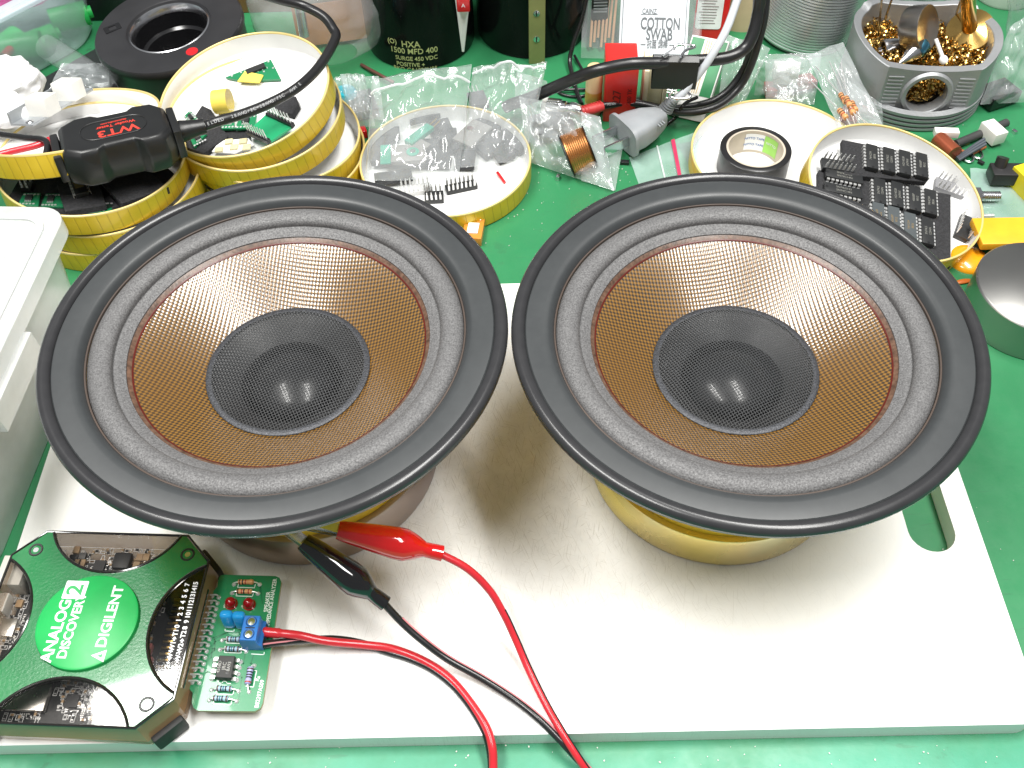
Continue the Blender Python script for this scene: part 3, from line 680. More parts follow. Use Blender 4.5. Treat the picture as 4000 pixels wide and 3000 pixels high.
lead_r, pr_ = clip_lead('test_lead', 'red clip lead with red vinyl boot, clipped to the woofer on the violet-grey magnet', r0, r1, [(1300, 425, 33), (1440, 560, 25), (1530, 710, 17), (1600, 860, 10), (1680, 1045, 4.5), (1780, 1250, 2), (1880, 1425, 1.6), (1985, 1590, -2), (2060, 1700, -6), (2200, 1900, -8)], BOOTR, PVCR)
b0_, b1_ = PW(290, 260, 44), PW(800, 645, 24)
lead_b, pb2 = clip_lead('test_lead', 'black clip lead with black vinyl boot, clipped to the woofer on the violet-grey magnet', b0_, b1_, [(905, 765, 18), (1030, 875, 13), (1180, 985, 8), (1400, 1110, 4), (1600, 1240, 2), (1750, 1360, 1.4), (1880, 1490, -1), (1990, 1610, -5), (2080, 1710, -9), (2230, 1900, -9)], BOOTB, PVCB)
def offset(path, off): return [p+Vector(off) for p in path]
part('stripe', MB().tube([p+Vector((.95, .65, .65)) for p in pb2[12:]], .5, 6), PINKS, lead_b, world=True)
part('stripe', MB().tube([p+Vector((1.05, .1, .7)) for p in pr_[40:]], .5, 6), PVCB, lead_r, world=True)
tw = thing('twin_cable', 'red and black twin cable running from the blue terminal block over the board edge', 'cable', tuple(PW(1465, 1659, BZ))[:2]+(BZ,))
redp = curve_pts([PW(*p) for p in [(40, 812, 13), (80, 822, 13), (250, 838, 12.5), (430, 875, 9), (650, 897, 5), (850, 925, 2.6), (1050, 1005, 2), (1200, 1110, 1.6), (1320, 1250, 1.6), (1420, 1405, 1.5), (1458, 1530, 0), (1465, 1659, -4), (1462, 1850, -8)]], 12)
part('wire', MB().tube(redp, [1.95 if i < 18 else 1.65 for i in range(len(redp))], 12), PVCR, tw, world=True)
blkp = curve_pts([PW(*p) for p in [(30, 900, 12), (70, 893, 12), (200, 878, 10.5), (340, 868, 7), (480, 862, 3.4), (640, 885, 1.5), (790, 935, 1.4), (950, 985, 1.2), (1090, 1052, 1.2), (1220, 1155, 1.2), (1330, 1290, 1.2), (1410, 1430, 0), (1445, 1560, -4), (1455, 1700, -8)]], 12)
part('wire', MB().tube(blkp, 1.45, 10), PVCB, tw, world=True)
part('stripe', MB().tube([p+Vector((0, -.35, 1.0)) for p in blkp[:44]], .5, 6), PINKS, tw, world=True)
# ================================================================== canister lids
from mathutils import noise as mnoise
t = NT('gold lacquered lid side')
sx = t.n.new('ShaderNodeSeparateXYZ'); t.link(t.co(), sx.inputs[0])
ang = t.math('ARCTAN2', sx.outputs[1], sx.outputs[0])
ang = t.math('ADD', ang, t.math('MULTIPLY', sx.outputs[2], 2.2))
ln = t.ramp(t.math('MULTIPLY_ADD', t.math('SINE', t.math('MULTIPLY', ang, 58.0)), .5, .5), [(.94, 0.0), (.99, 1.0)])
nz = t.noise(60, 4)
cy = t.mix(t.ramp(nz, [(.3, 0.0), (.7, 1.0)]), (.57, .38, .014), (.68, .48, .030))
cy = t.mix(t.math('MULTIPLY', ln, .30), cy, (.26, .14, .01))
t.set(Base__Color=cy, Roughness=t.ramp(nz, [(.3, .28), (.7, .42)]), Metallic=.25, Coat__Weight=.3)
t.bump(t.math('ADD', ln, t.math('MULTIPLY', nz, .4)), .35, -.0004); GOLD = t.m
LRIM = M_('pale gold lid edge', (.72, .56, .22), .4, .2)
LWHITE = M_('white card lining', (.80, .80, .79), .6, 0, .02)
def n_rot(tx, ty):
    n = Vector((sin(R(tx)), sin(R(ty)), 0)); n.z = math.sqrt(1-n.x**2-n.y**2)
    return Vector((0, 0, 1)).rotation_difference(n).to_euler()
LH = 13.5
def lid(label, c, tx=0, ty=0, spin=0, r=50.0):
    """c is the centre of the rim's top"""
    e = (n_rot(tx, ty).to_matrix() @ Matrix.Rotation(spin, 3, 'Z')).to_euler()
    b = Vector(c) - e.to_matrix() @ Vector((0, 0, LH))
    l = thing('canister_lid', label, 'lid', b, e, 'gold canister lids')
    part('side', MB().lathe([(r-2, .02), (r-.6, .05), (r, .6), (r, LH-1.2), (r-.15, LH-.5)], 110), GOLD, l)
    part('edge', MB().lathe([(r+.05, LH-1.0), (r-.1, LH-.2), (r-.6, LH), (r-1.1, LH-.2), (r-1.25, LH-1.0)], 110), LRIM, l)
    part('lining', MB().lathe([(r-1.2, LH-.9), (r-1.3, 2.2), (r-2.0, 1.4), (.05, 1.3)], 96), LWHITE, l)
    l['_c'] = 0; del l['_c']
    return l
def lframe(l): return Matrix.Translation(l.location/S) @ l.rotation_euler.to_matrix().to_4x4()
def on(l, px, py, h=1.3):
    """point on the plane h above the thing's base plane, seen at px,py (world mm)"""
    M = lframe(l); n = M.to_3x3() @ Vector((0, 0, 1)); c = M @ Vector((0, 0, h))
    d = (px-2000)/FPX*RV - (py-1500)/FPX*UV + FV; o = Vector((0, 0, ZC))
    return o + d*((c-o).dot(n)/d.dot(n))
def on_rot(l, p0, p1, h=1.3):
    """rotation of a thing lying in the lid's plane with local x from pixel p0 to pixel p1"""
    M = lframe(l); a = M.inverted() @ on(l, *p0, h); b = M.inverted() @ on(l, *p1, h)
    return (M.to_3x3() @ Matrix.Rotation(math.atan2(b.y-a.y, b.x-a.x), 3, 'Z')).to_euler()
lid('lowest gold lid of the stack behind the frosted box', (-226, 434, 3))
lid('second lowest gold lid of the stack behind the frosted box', (-221, 433.5, 16.5), spin=.5)
lidF = lid('gold lid holding black foam and small green boards, behind the frosted box', (-226, 432.8, 30.5), 4.5, 1.5)
lidS = lid('tilted gold lid holding the grey switch bracket, beneath the black tester', (-237.5, 444.5, 46), -2.5, 17)
lid('lowest gold lid of the stack right of the black tester', (-133, 468, 2), spin=.3)
lid('empty gold lid, second lowest in the stack right of the black tester', (-134.5, 470.5, 15), 6, 1.6, spin=.9)
lid('gold lid directly under the one holding green circuit boards', (-143, 472, 28), -1, -3, spin=.2)
lidT = lid('top gold lid of its stack, holding green circuit boards and yellow tags', (-147.2, 475, 38.5), -7.4, -6.4)
lidC = lid('gold lid under the clear bags, behind the gap of the woofers', (-35.0, 455.5, 3.3), spin=.4)
lidN = lid('gold lid holding the roll of black tape', (158.0, 452.0, 3.3), spin=.7)
lidI = lid('tilted gold lid full of black chips, behind the gold-magnet woofer', (212.3, 406.5, 12.5), 10.2, -6.3)

# ------------------------------------------------------------------ chips, foam and small boards
FOAMK = M_('black conductive foam', (.020, .020, .022), .9, 0, .5, 900, 1.0, 1500)
CHIPK = M_('black chip moulding', (.020, .021, .022), .42)
CHIPG = M_('grey chip moulding', (.075, .085, .09), .40)
INKG = M_('faint grey ink', (.20, .20, .18), .6); INKO = M_('faint ochre ink', (.22, .16, .08), .6)
_chip = {}
def dip(label, l, px, py, p0, p1, n=7, mat=None, group=None, h=3.4, txt=None, legs=True):
    p = on(l, px, py, h); e = on_rot(l, p0, p1, h)
    t_ = thing('chip', label, 'chip', p, e, group)
    L = n*2.54+.9
    body = part('body', MB().box((0, 0, 1.6), (L, 6.6, 3.2), ch=.35), mat or CHIPK, t_)
    part('notch', MB().lathe([(.8, 3.22), (.02, 3.22)], 10, M=Matrix.Translation((-L/2+.9, 0, 0))), BLACK, body)
    if txt: 
        tm = MB()
        for i, tx in enumerate(txt):
            q = text_mb(tx, 1.9); tm.add(q.v, q.f, False, Matrix.Translation((0, 1.1-2.3*i, 3.24)))
        part('lettering', tm, INKG if mat is None else INKO, body)
    for sy in (-1, 1):
        for i in range(n):
            part('leg', MB().box((-L/2+1.7+2.54*i-.0, sy*3.9, 1.9), (1.6, 1.3, .5)).box((-L/2+1.7+2.54*i, sy*4.4, .5), (1.1, .35, 2.6)), TIN, t_)
    return t_
def slab(name, label, cat, l, pts, h0, h1, mat, group=None, bevel=.4):
    """flat piece lying in a lid, outline given by photograph points"""
    q = [on(l, x, y, h1) for x, y in pts]; M = lframe(l); c = sum(q, Vector())/len(q)
    cl = M.inverted() @ c; t_ = thing(name, label, cat, M @ Vector((cl.x, cl.y, h0)), l.rotation_euler, group)
    Mt = lframe(t_).inverted(); pts2 = [(Mt @ v).to_2d() for v in q]
    if sum(a.x*b.y-b.x*a.y for a, b in zip(pts2, pts2[1:]+pts2[:1])) < 0: pts2.reverse()
    part('slab', plate([(p.x, p.y) for p in pts2], [], 0, h1-h0), mat, t_, bevel=bevel); return t_
def Q(x, y): return (3000+.6028*x, 500+.6028*y)
slab('foam_pad', 'larger black foam pad under the chips in the right-hand lid', 'foam', lidI, [Q(*p) for p in ((330, 270), (500, 300), (1185, 430), (1185, 900), (900, 900), (330, 560))], 1.4, 5.2, FOAMK)
slab('foam_pad', 'upper black foam pad holding four chips in the right-hand lid', 'foam', lidI, [Q(*p) for p in ((480, 75), (1035, 180), (1030, 350), (490, 300))], 5.3, 8.6, FOAMK)
names = ['first', 'second', 'third', 'fourth']
row1 = [(660, 207), (770, 228), (872, 245), (982, 262)]; row2 = [(710, 430), (822, 452), (937, 478), (1038, 500)]; row3 = [(702, 590), (800, 615), (905, 655), (1018, 690)]
tx1 = [['74HC04', '8836'], ['SN74LS', '123AN'], ['HD14538', 'JAPAN'], ['4066BP', '9012']]
for k, (row, hh, rn) in enumerate(((row1, 8.7, 'upper'), (row2, 5.3, 'middle'), (row3, 5.3, 'lower'))):
    for i, (x, y) in enumerate(row):
        m = CHIPG if (k, i) in ((2, 0), (2, 1), (2, 2)) else None
        dip('black chip, %s from left in the %s row of the right-hand lid' % (names[i], rn) if m is None else 'grey chip, %s from left in the %s row of the right-hand lid' % (names[i], rn), lidI, *Q(x, y), Q(x+3, y+90), Q(x-5, y-90), 7, m, 'chips on the foam in the right-hand lid', hh, tx1[(i+k) % 4])
for i, (x, y) in enumerate(((480, 332), (476, 425))):
    dip('%s of the two long chips lying crosswise at the left of the right-hand lid' % ('upper', 'lower')[i], lidI, *Q(x, y), Q(x-110, y-24), Q(x+110, y+24), 8, None, 'chips on the foam in the right-hand lid', 5.3, ['SN74LS123', 'SN74C14N'])
def legs_up(label, l, px, py, p0, p1, n, h=1.5, wide=7.6, mat=None):
    p = on(l, px, py, h); t_ = thing('chip_socket', label, 'chip', p, on_rot(l, p0, p1, h)); L = n*2.54+.6
    part('body', MB().box((0, 0, 1.5), (L, wide, 3), ch=.3), mat or CHIPK, t_)
    for i in range(n):
        for sy in (-1, 1): part('leg', MB().box((-L/2+1.5+2.54*i, sy*(wide/2-.4), 4.2), (1.1, .4, 4.6)).box((-L/2+1.5+2.54*i, sy*(wide/2-.4), 7.2), (.5, .35, 2.2)), TIN, t_)
    return t_
legs_up('black chip with legs upward at the upper left of the right-hand lid', lidI, *Q(440, 262), Q(330, 250), Q(545, 285), 7, 6)
legs_up('grey socket with bright folded legs at the right side of the right-hand lid', lidI, *Q(1170, 405), Q(1060, 360), Q(1280, 440), 7, 1.5, 8.5, M_('grey socket', (.22, .22, .23), .5))
legs_up('dark chip standing on its side with zigzag legs near the gold lid edge', lidI, *Q(1258, 660), Q(1235, 750), Q(1290, 580), 7, 1.5)

# roll of black tape
tp_ = on(lidN, 2953, 580, 16.5); tr_ = thing('tape_roll', 'roll of black insulating tape standing in a gold lid', 'tape', (tp_.x, tp_.y, -9))
part('tape', MB().lathe([(16.9, 15.5), (19.8, 15.5), (20.4, 15.1), (20.4, .4), (19.8, 0), (16.9, 0)], 72), M_('black vinyl tape', (.012, .012, .013), .32), tr_)
part('core', MB().lathe([(16.9, .1), (16.9, 15.5), (16.3, 15.8), (15.7, 15.6), (15.6, .1)], 72), M_('brown card core', (.50, .44, .36), .7), tr_)
lb = MB().lathe([(15.52, 2), (15.52, 13.6)], 30, a0=R(58), a1=R(100)); part('sticker', lb, WHITEP, tr_)
part('sticker', MB().lathe([(15.50, 2), (15.50, 13.6)], 20, a0=R(22), a1=R(57.5)), M_('lime sticker', (.30, .62, .10), .5), tr_)
def wrap_text(mb, r, ang, z, inside=True):
    out = MB()
    for v in mb.v:
        a = ang - v.x/r if inside else ang + v.x/r
        rr = r - (v.z if inside else -v.z); out.v.append(Vector((rr*cos(a), rr*sin(a), z+v.y)))
    out.f = mb.f; out.sm = mb.sm; return out
for z in (10.4, 6.0): part('lettering', wrap_text(text_mb('NITTO TAPE', 2.1), 15.42, R(80), z), M_('blue ink', (.03, .12, .36), .5), tr_)
part('lettering', wrap_text(text_mb('NITTO', 2.3), 15.4, R(40), 9), WHITEP, tr_)

# things in the lid behind the frosted box
def QL(x, y): return (.4521*x, 600+.4521*y)
slab('foam_pad', 'wide black foam pad on the floor of the lid behind the frosted box', 'foam', lidF, [QL(*p) for p in ((70, 380), (180, 190), (900, 60), (1420, 100), (1540, 200), (1300, 370), (900, 490), (400, 500))], 1.4, 7, FOAMK)
slab('foam_pad', 'square black foam pad carrying a windowed chip, behind the frosted box', 'foam', lidF, [QL(*p) for p in ((490, 270), (840, 200), (915, 440), (560, 500))], 7.1, 11, FOAMK)
slab('foam_pad', 'folded black foam pad at the right of the lid behind the frosted box', 'foam', lidF, [QL(*p) for p in ((860, 240), (1280, 150), (1460, 290), (1050, 430))], 7.1, 11.5, FOAMK)
def smallboard(label, l, pts, h, chipc=None, edge=None, group='small green boards in the lids'):
    t_ = slab('small_board', label, 'circuit board', l, [p for p in pts], h, h+1.5, GREENPCB, group, .1)
    q = [on(l, x, y, h+1.55) for x, y in pts]; Mt = lframe(t_).inverted(); q = [Mt @ v for v in q]
    u, v = q[1]-q[0], q[3]-q[0]; pd = MB(); wh = MB()
    for i in range(5):
        for f in (.12, .88):
            c = q[0]+u*(.1+.2*i)+v*f; pd.lathe([(.7, .02), (.02, .12)], 8, M=Matrix.Translation((c.x, c.y, 1.55)))
    part('pads', pd, TIN, t_)
    c = q[0]+u*.5+v*.45; ch_ = part('chip', MB().box((c.x, c.y, 2.2), (u.length*.4, v.length*.34, 1.4), rz=math.atan2(u.y, u.x)), CHIPK, t_)
    lg = MB()
    for i in range(4):
        for f in (-.24, .24): cc = c+u*(-.15+.1*i)+v*f; lg.box((cc.x, cc.y, 1.75), (.5, 1.3, .5), rz=math.atan2(u.y, u.x))
    part('leads', lg, TIN, ch_); return t_
smallboard('green board left of two, with four bright leads, behind the frosted box', lidF, [QL(*p) for p in ((205, 340), (350, 340), (330, 455), (150, 445))], 7.2)
smallboard('green board right of two beside the square foam pad, behind the frosted box', lidF, [QL(*p) for p in ((395, 345), (530, 345), (545, 455), (350, 455))], 7.2)
smallboard('green board half hidden under the square foam pad, behind the frosted box', lidF, [QL(*p) for p in ((830, 420), (990, 420), (950, 505), (740, 500))], 5.5)
wc = dip('chip with a clear window on the square foam pad behind the frosted box', lidF, *QL(690, 300), QL(660, 225), QL(715, 365), 6, None, None, 11)
part('window', MB().box((0, 0, 3.3), (7, 4.4, .15)), M_('amber window', (.20, .16, .06), .1, coat=.6), wc)
bkc = legs_up('black part with two bent legs near the left edge of its lid', lidF, *QL(245, 305), QL(190, 300), QL(300, 308), 2, 7.2, 6)
pr6 = thing('pin_strip', 'short strip of copper pins in the shade under the black tester', 'connector', on(lidF, 605, 655, 8), on_rot(lidF, (570, 650), (640, 650), 8))
part('body', MB().box((0, 0, .8), (14, 2.4, 1.6)), BLACK, pr6)
for i in range(6): part('pin', MB().box((-6.2+2.5*i, 0, 3), (.6, .6, 6)), M_('copper', (.70, .30, .12), .3, 1.0), pr6)

# things in the top lid of the middle stack
def QT(x, y): return (600+.3497*x, 120+.3497*y)
smallboard('long green adapter board under the yellow tag at the back of its lid', lidT, [QT(*p) for p in ((800, 520), (1310, 320), (1420, 540), (1000, 560))], 2.0)
YTAG = M_('yellow paper tape', (.80, .62, .10), .6)
slab('paper_tag', 'small yellow tag stuck on the long green adapter board', 'tag', lidT, [QT(*p) for p in ((1020, 450), (1225, 495), (1180, 580), (935, 565))], 4, 4.6, YTAG, bevel=0)
c_ = on(lidT, *QT(1000, 760), 8); tb_ = thing('plastic_tube', 'clear plastic tube banded with yellow tape, lying in the top lid', 'tube', c_, on_rot(lidT, QT(690, 780), QT(1350, 700), 8))
part('sleeve', MB().lathe([(6.5, -18), (6.5, 16)], 24, M=Matrix.Rotation(pi/2, 4, 'Y')), M_film('clear sleeve', .88, wr=30), tb_)
part('band', MB().lathe([(6.7, -17), (6.7, -8)], 24, M=Matrix.Rotation(pi/2, 4, 'Y')), YTAG, tb_)
slab('foam_pad', 'black foam pad beside the black cable, in the top lid', 'foam', lidT, [QT(*p) for p in ((1290, 740), (1590, 730), (1620, 820), (1550, 935), (1370, 880))], 1.5, 5.5, FOAMK)
slab('foam_pad', 'black foam pad carrying two red-edged boards beside the tester', 'foam', lidT, [QT(*p) for p in ((320, 1160), (540, 830), (640, 880), (830, 1180), (560, 1370), (330, 1290))], 1.5, 5.0, FOAMK)
slab('foam_pad', 'black foam pad under the white light strip in the top lid', 'foam', lidT, [QT(*p) for p in ((720, 1080), (1060, 1080), (1080, 1240), (700, 1260))], 1.5, 3.6, FOAMK)
smallboard('red-edged green board nearer the tester cable, in the top lid', lidT, [QT(*p) for p in ((410, 885), (500, 990), (440, 1050), (330, 960))], 5.2)
smallboard('red-edged green board below the tester cable, in the top lid', lidT, [QT(*p) for p in ((400, 1190), (545, 1115), (590, 1150), (450, 1300))], 5.2)
smallboard('green board left of two below the black cable, in the top lid', lidT, [QT(*p) for p in ((720, 950), (900, 940), (900, 1090), (760, 1095))], 5)
smallboard('green board right of two below the black cable, in the top lid', lidT, [QT(*p) for p in ((960, 950), (1150, 935), (1130, 1085), (910, 1095))], 5)
bo_ = slab('module_board', 'plain green module with two rows of upright pins in the top lid', 'circuit board', lidT, [QT(*p) for p in ((1270, 920), (1560, 1060), (1310, 1230), (1040, 1130))], 6, 7.5, M_('pale green mask', (.015, .32, .13), .35), None, .1)
for (a, b, nm) in (((1270, 930), (1560, 1060), 'a'), ((1050, 1130), (1290, 1240), 'b')):
    p, q = on(lidT, *QT(*a), 8), on(lidT, *QT(*b), 8); nn = (lframe(lidT).to_3x3() @ Vector((0, 0, 1)))
    hb = part('pin_strip', MB().box((0, 0, 0), ((q-p).length, 2.5, 2.6), M=frame((p+q)/2, q-p, nn.cross(q-p))), BLACK, bo_, world=True)
    for i in range(8): r_ = p.lerp(q, .06+.125*i); part('pin', MB().cyl(r_, r_+nn*8.5, .35, n=6), TIN, hb, world=True)
ws = slab('light_strip', 'white strip of small yellow lights at the front of the top lid', 'light strip', lidT, [QT(*p) for p in ((650, 1350), (740, 1230), (1060, 1200), (1120, 1270), (900, 1370))], 3.7, 4.4, LWHITE, bevel=0)
for x, y in ((840, 1240), (1000, 1235), (900, 1300), (1040, 1300), (730, 1330)):
    p = on(lidT, *QT(x, y), 4.9); part('lamp', MB().box((0, 0, 0), (4.5, 3.6, 1.2), M=Matrix.Translation(p) @ ws.rotation_euler.to_matrix().to_4x4(), ch=.3), M_('warm lamp', (.80, .72, .42), .35), ws, world=True)

# switch bracket in the tilted lid
def QA(x, y): return (.4521*x, .4521*y)
GREYM = M_('grey zinc sheet', (.42, .44, .46), .35, .6)
b0 = on(lidS, *QA(470, 920), 15); br = thing('switch_bracket', 'grey metal bracket with two white switch blocks in the tilted lid', 'bracket', b0, on_rot(lidS, QA(200, 1090), QA(760, 760), 15))
part('plate', MB().box((0, 0, 0), (56, 13, 1.2)).box((0, 7, 3), (56, 1.2, 7)), GREYM, br, bevel=.2)
for x in (-12, 12): part('switch', MB().box((x, -3, 5.5), (11, 13, 10), ch=.5), WHITEPL, br)
part('screw_hole', MB().lathe([(2.2, .7), (1.9, 1.2), (1.2, 1.2), (1.1, .65), (.02, .65)], 16, M=Matrix.Translation((-25, -2.5, 0))), STEEL, br)
# crumpled white tissue
def crumple(name, label, cat, c, rad, mat, seed, amp=.35, n=56):
    t_ = thing(name, label, cat, (c[0], c[1], c[2]-rad[2]))
    mb = MB().ball((0, 0, rad[2]), rad[0], rad[1], rad[2], n, n//2)
    for i, v in enumerate(mb.v):
        d = (v-Vector((0, 0, rad[2])))
        k = 1 + amp*(mnoise.noise(Vector((v.x*.05+seed, v.y*.05, v.z*.06))) + .6*abs(mnoise.noise(Vector((v.x*.14+seed, v.y*.14, v.z*.14)))) + .25*mnoise.noise(v*.35))
        mb.v[i] = Vector((0, 0, rad[2])) + d*k
    part('tissue', mb, mat, t_, fix=True); return t_
TISS = M_('white tissue', (.80, .80, .80), .8, 0, .03, bump=.3)
crumple('tissue_ball', 'crumpled white tissue in front of the clear tub', 'tissue', tuple(at(35, 320, 42)), (18, 14, 15), TISS, 2.0)
crumple('tissue_ball', 'flat crumpled white tissue beside the grey switch bracket', 'tissue', tuple(at(15, 425, 46)), (17, 11, 6), TISS, 9.0)

# ================================================================== black tester
RUBB = M_('satin black housing', (.012, .0125, .013), .36)
wc_ = at(*QA(1110, 1100), 60)
wt = thing('woofer_tester', 'black eight-sided cable box with red print, resting on the lids', 'tester', (wc_.x-8.5, wc_.y-1, 39), (R(-5), R(3), math.atan2((at(*QA(1500, 1000), 60)-at(*QA(700, 1210), 60)).y, (at(*QA(1500, 1000), 60)-at(*QA(700, 1210), 60)).x)))
ol = [(-28, -13), (-20, -18.5), (-11, -18.5), (-7, -15.5), (9, -15.5), (13, -19), (23, -18), (28, -12), (28, 12), (23, 18), (13, 19), (9, 15.5), (-7, 15.5), (-11, 18.5), (-20, 18.5), (-28, 13)]
mb = MB(); z = [(0, .9), (2, .97), (9, 1.0), (11, 1.0), (18, .97), (20.5, .88)]
vs = [(x*s_, y*s_, zz) for zz, s_ in z for x, y in ol]; n = len(ol)
mb.add(vs, [tuple(reversed(range(n))), tuple(range(5*n, 6*n))]+[(k*n+i, k*n+(i+1) % n, (k+1)*n+(i+1) % n, (k+1)*n+i) for k in range(5) for i in range(n)])
body = part('housing', mb, RUBB, wt, bevel=.8)
inset = rrect(33, 17, 8, 6)
part('label_recess', MB().tube([(x, y, 20.55) for x, y in inset], .35, 6, closed=True), RUBB, body)
RI = M_('red print', (.62, .045, .03), .5)
TW = Matrix.Translation((0, 0, 20.62)) @ Matrix.Rotation(pi+.04, 4, 'Z')
lettering('lettering', [('WT3', 8.5, -1.5, 3.8, 1.15), ('Woofer Tester', 3.3, -1.5, -2.3, .95), ('daytonaudio.com', 2.1, -1.0, -5.3, .9)], RI, body, TW, bold=.02)
part('end_cap', MB().box((-29.8, 0, 10), (4, 24, 15), ch=1), RUBB, body); part('end_cap', MB().box((29.5, 0, 10), (4, 26, 16), ch=1), RUBB, body)
part('wire_gland', MB().box((-35.5, -1, 8), (9, 11, 9), ch=1.5), RUBB, body)
part('strain_relief', MB().lathe([(5.6, 0), (5.8, 2), (5.0, 6), (4.3, 11), (4.2, 14), (3.2, 14)], 28, M=Matrix.Translation((30.5, 0, 10)) @ Matrix.Rotation(pi/2, 4, 'Y')), RUBB, body)
CABK = M_('black cable jacket', (.015, .015, .016), .3)
Mw = lframe(wt); s0 = Mw @ Vector((43, 0, 10)); s00 = Mw @ Vector((36, 0, 10))
path = curve_pts([s00, s0]+[at(*QT(x, y), z) for x, y, z in ((700, 1020, 49), (1000, 930, 50), (1300, 810, 50), (1600, 640, 50), (1850, 400, 50))]+[at(900+.2712*x, .2712*y, z) for x, y, z in ((1510, 560, 52), (1470, 400, 54), (1330, 230, 57), (1050, 85, 61), (750, 5, 66), (450, -80, 72), (100, -160, 80))], 12)
cb = part('cable', MB().tube(path, 2.75, 14), CABK, body, world=True)
# print on the cable
def cable_text(txt, path, i0, r, size, mat, par, side=Vector((0, -.75, .66)), step=None):
    L = [0]
    for a, b in zip(path, path[1:]): L.append(L[-1]+(b-a).length)
    s = L[i0]; mb = MB()
    for ch in txt:
        if ch != ' ':
            while i0 < len(L)-2 and L[i0+1] < s: i0 += 1
            f = (s-L[i0])/(L[i0+1]-L[i0]); p = path[i0].lerp(path[i0+1], f); d = (path[i0+1]-path[i0]).normalized()
            nrm = (side - d*side.dot(d)).normalized(); q = text_mb(ch, size, thick=.02)
            mb.add(q.v, q.f, False, frame(p+nrm*(r+.06), d, nrm.cross(d)))
        s += size*.72
    part('lettering', mb, mat, par, world=True)
cable_text('SHIELDED  28AWG/2C+28AWG/75C  AWM E', path, 12, 2.75, 2.4, M_('grey cable ink', (.40, .41, .42), .6), cb)
bp_ = [Mw @ Vector((-38, -.5, 9)), at(*QA(400, 1225), 52), at(*QA(200, 1190), 50), at(*QA(0, 1160), 49), at(-150, 500, 48)]
part('black_wire', MB().tube(curve_pts(bp_, 10), 1.7, 10), PVCB, body, world=True)
rp_ = [Mw @ Vector((-38, 2, 7)), at(*QA(450, 1215), 50), at(*QA(300, 1262), 49), at(*QA(0, 1335), 48), at(-150, 660, 47)]
part('red_wire', MB().tube(curve_pts(rp_, 10), 1.7, 10), PVCR, body, world=True)
# ================================================================== boxes at the left
FROST = M_film('frosted polypropylene', .35, (.84, .85, .85), .30, .35, 25)
TUBM = M_film('cloudy clear tub', .46, (.80, .90, .95), .15, .35, 25)
bx_ = thing('storage_box', 'tall frosted white storage box with lid at the left edge', 'storage box', (-271, 275, BZ), R(-4))
def tub(loops, mat, name, par):
    mb = MB(); n = len(loops[0][0]); vs = [(x, y, z) for L, z in loops for x, y in L]
    mb.add(vs, [(k*n+i, k*n+(i+1) % n, (k+1)*n+(i+1) % n, (k+1)*n+i) for k in range(len(loops)-1) for i in range(n)]+[tuple(reversed(range(n)))], False)
    return part(name, mb, mat, par, fix=True)
tub([(rrect(96, 142, 12, 6), 0), (rrect(99, 146, 13, 6), 3), (rrect(108, 158, 14, 6), 66)], FROST, 'body', bx_)
part('lid', plate(rrect(117, 168, 12, 7), [], 64, 73), FROST, bx_, bevel=3)
part('lid_ring', MB().tube([(x, y, 73.2) for x, y in rrect(86, 132, 30, 9)], .9, 8, closed=True), FROST, bx_)
part('lid_ridge', plate(rrect(104, 154, 10, 7), [rrect(99, 149, 9, 7)], 73, 74), FROST, bx_)
part('latch', MB().box((60, -8, 58), (4, 44, 14), ch=1), FROST, bx_)
red_in = M_('pink packet', (.55, .16, .18), .6)
# clear tub, upper left
c0 = at(244, 249.5, BZ); d0 = (at(371.5, 173.6, BZ)-at(136, 306, BZ)); a0 = math.atan2(d0.y, d0.x)
tubt = thing('clear_tub', 'large cloudy clear tub of coloured parts in the upper left corner', 'tub', c0+Vector((-sin(a0), cos(a0), 0))*62+Vector((-14, -18, 0)), a0)
tub([(rrect(128, 112, 30, 8), .5), (rrect(134, 118, 32, 8), 5), (rrect(142, 126, 34, 8), 46)], TUBM, 'wall', tubt)
part('rim', plate(rrect(150, 134, 36, 8), [rrect(140, 124, 33, 8)], 46, 50), TUBM, tubt, bevel=1)
part('rim_ledge', plate(rrect(139, 123, 33, 8), [rrect(112, 96, 28, 8)], 44.5, 45.5), TUBM, tubt)
Mtub = lframe(tubt)
random.seed(11)
tin = [('green_part', 'green plastic part inside the clear tub', 'part', M_('bright green plastic', (.02, .40, .08), .4)), ('red_part', 'red tubular part inside the clear tub', 'part', RED), ('copper_rod', 'short copper-coloured rod inside the clear tub', 'rod', M_('copper', (.70, .30, .12), .3, 1.0))]
for i, (px, py, r0, h_, ln, k, an) in enumerate(((175, 232, 8, 14, 26, 0, .2), (22, 190, 9, 12, 26, 0, 1.1), (143, 240, 3, 16, 22, 1, 1.3), (105, 175, 2.6, 15, 16, 2, -.2), (240, 205, 7, 12, 22, 0, .6), (400, 55, 8, 16, 24, 0, .4))):
    p = at(px, py, BZ+h_); nm, lb_, ct, m = tin[k]
    q = Mtub.inverted() @ p; q.x = max(-48, min(48, q.x)); q.y = max(-44, min(46, q.y)); p = Mtub @ q
    o = thing(nm, ['green plastic part by the front wall of the clear tub', 'green plastic part at the left end of the clear tub', 'red tubular part standing behind the tissue in the clear tub', 'copper-coloured rod in the clear tub', 'pale green plastic part in the middle of the clear tub', 'green plastic part at the far right of the clear tub'][i], ct, p-Vector((0, 0, r0)), (0, 0, an), 'parts inside the clear tub')
    part('body', MB().cyl((-ln/2, 0, r0), (ln/2, 0, r0), r0, n=20).cyl((ln/2, 0, r0), (ln/2+3, 0, r0), r0*.5, n=14), m, o)
pkt = thing('packet', 'shiny pink plastic packet inside the clear tub', 'packet', at(60, 20, 12), (0, 0, .4))
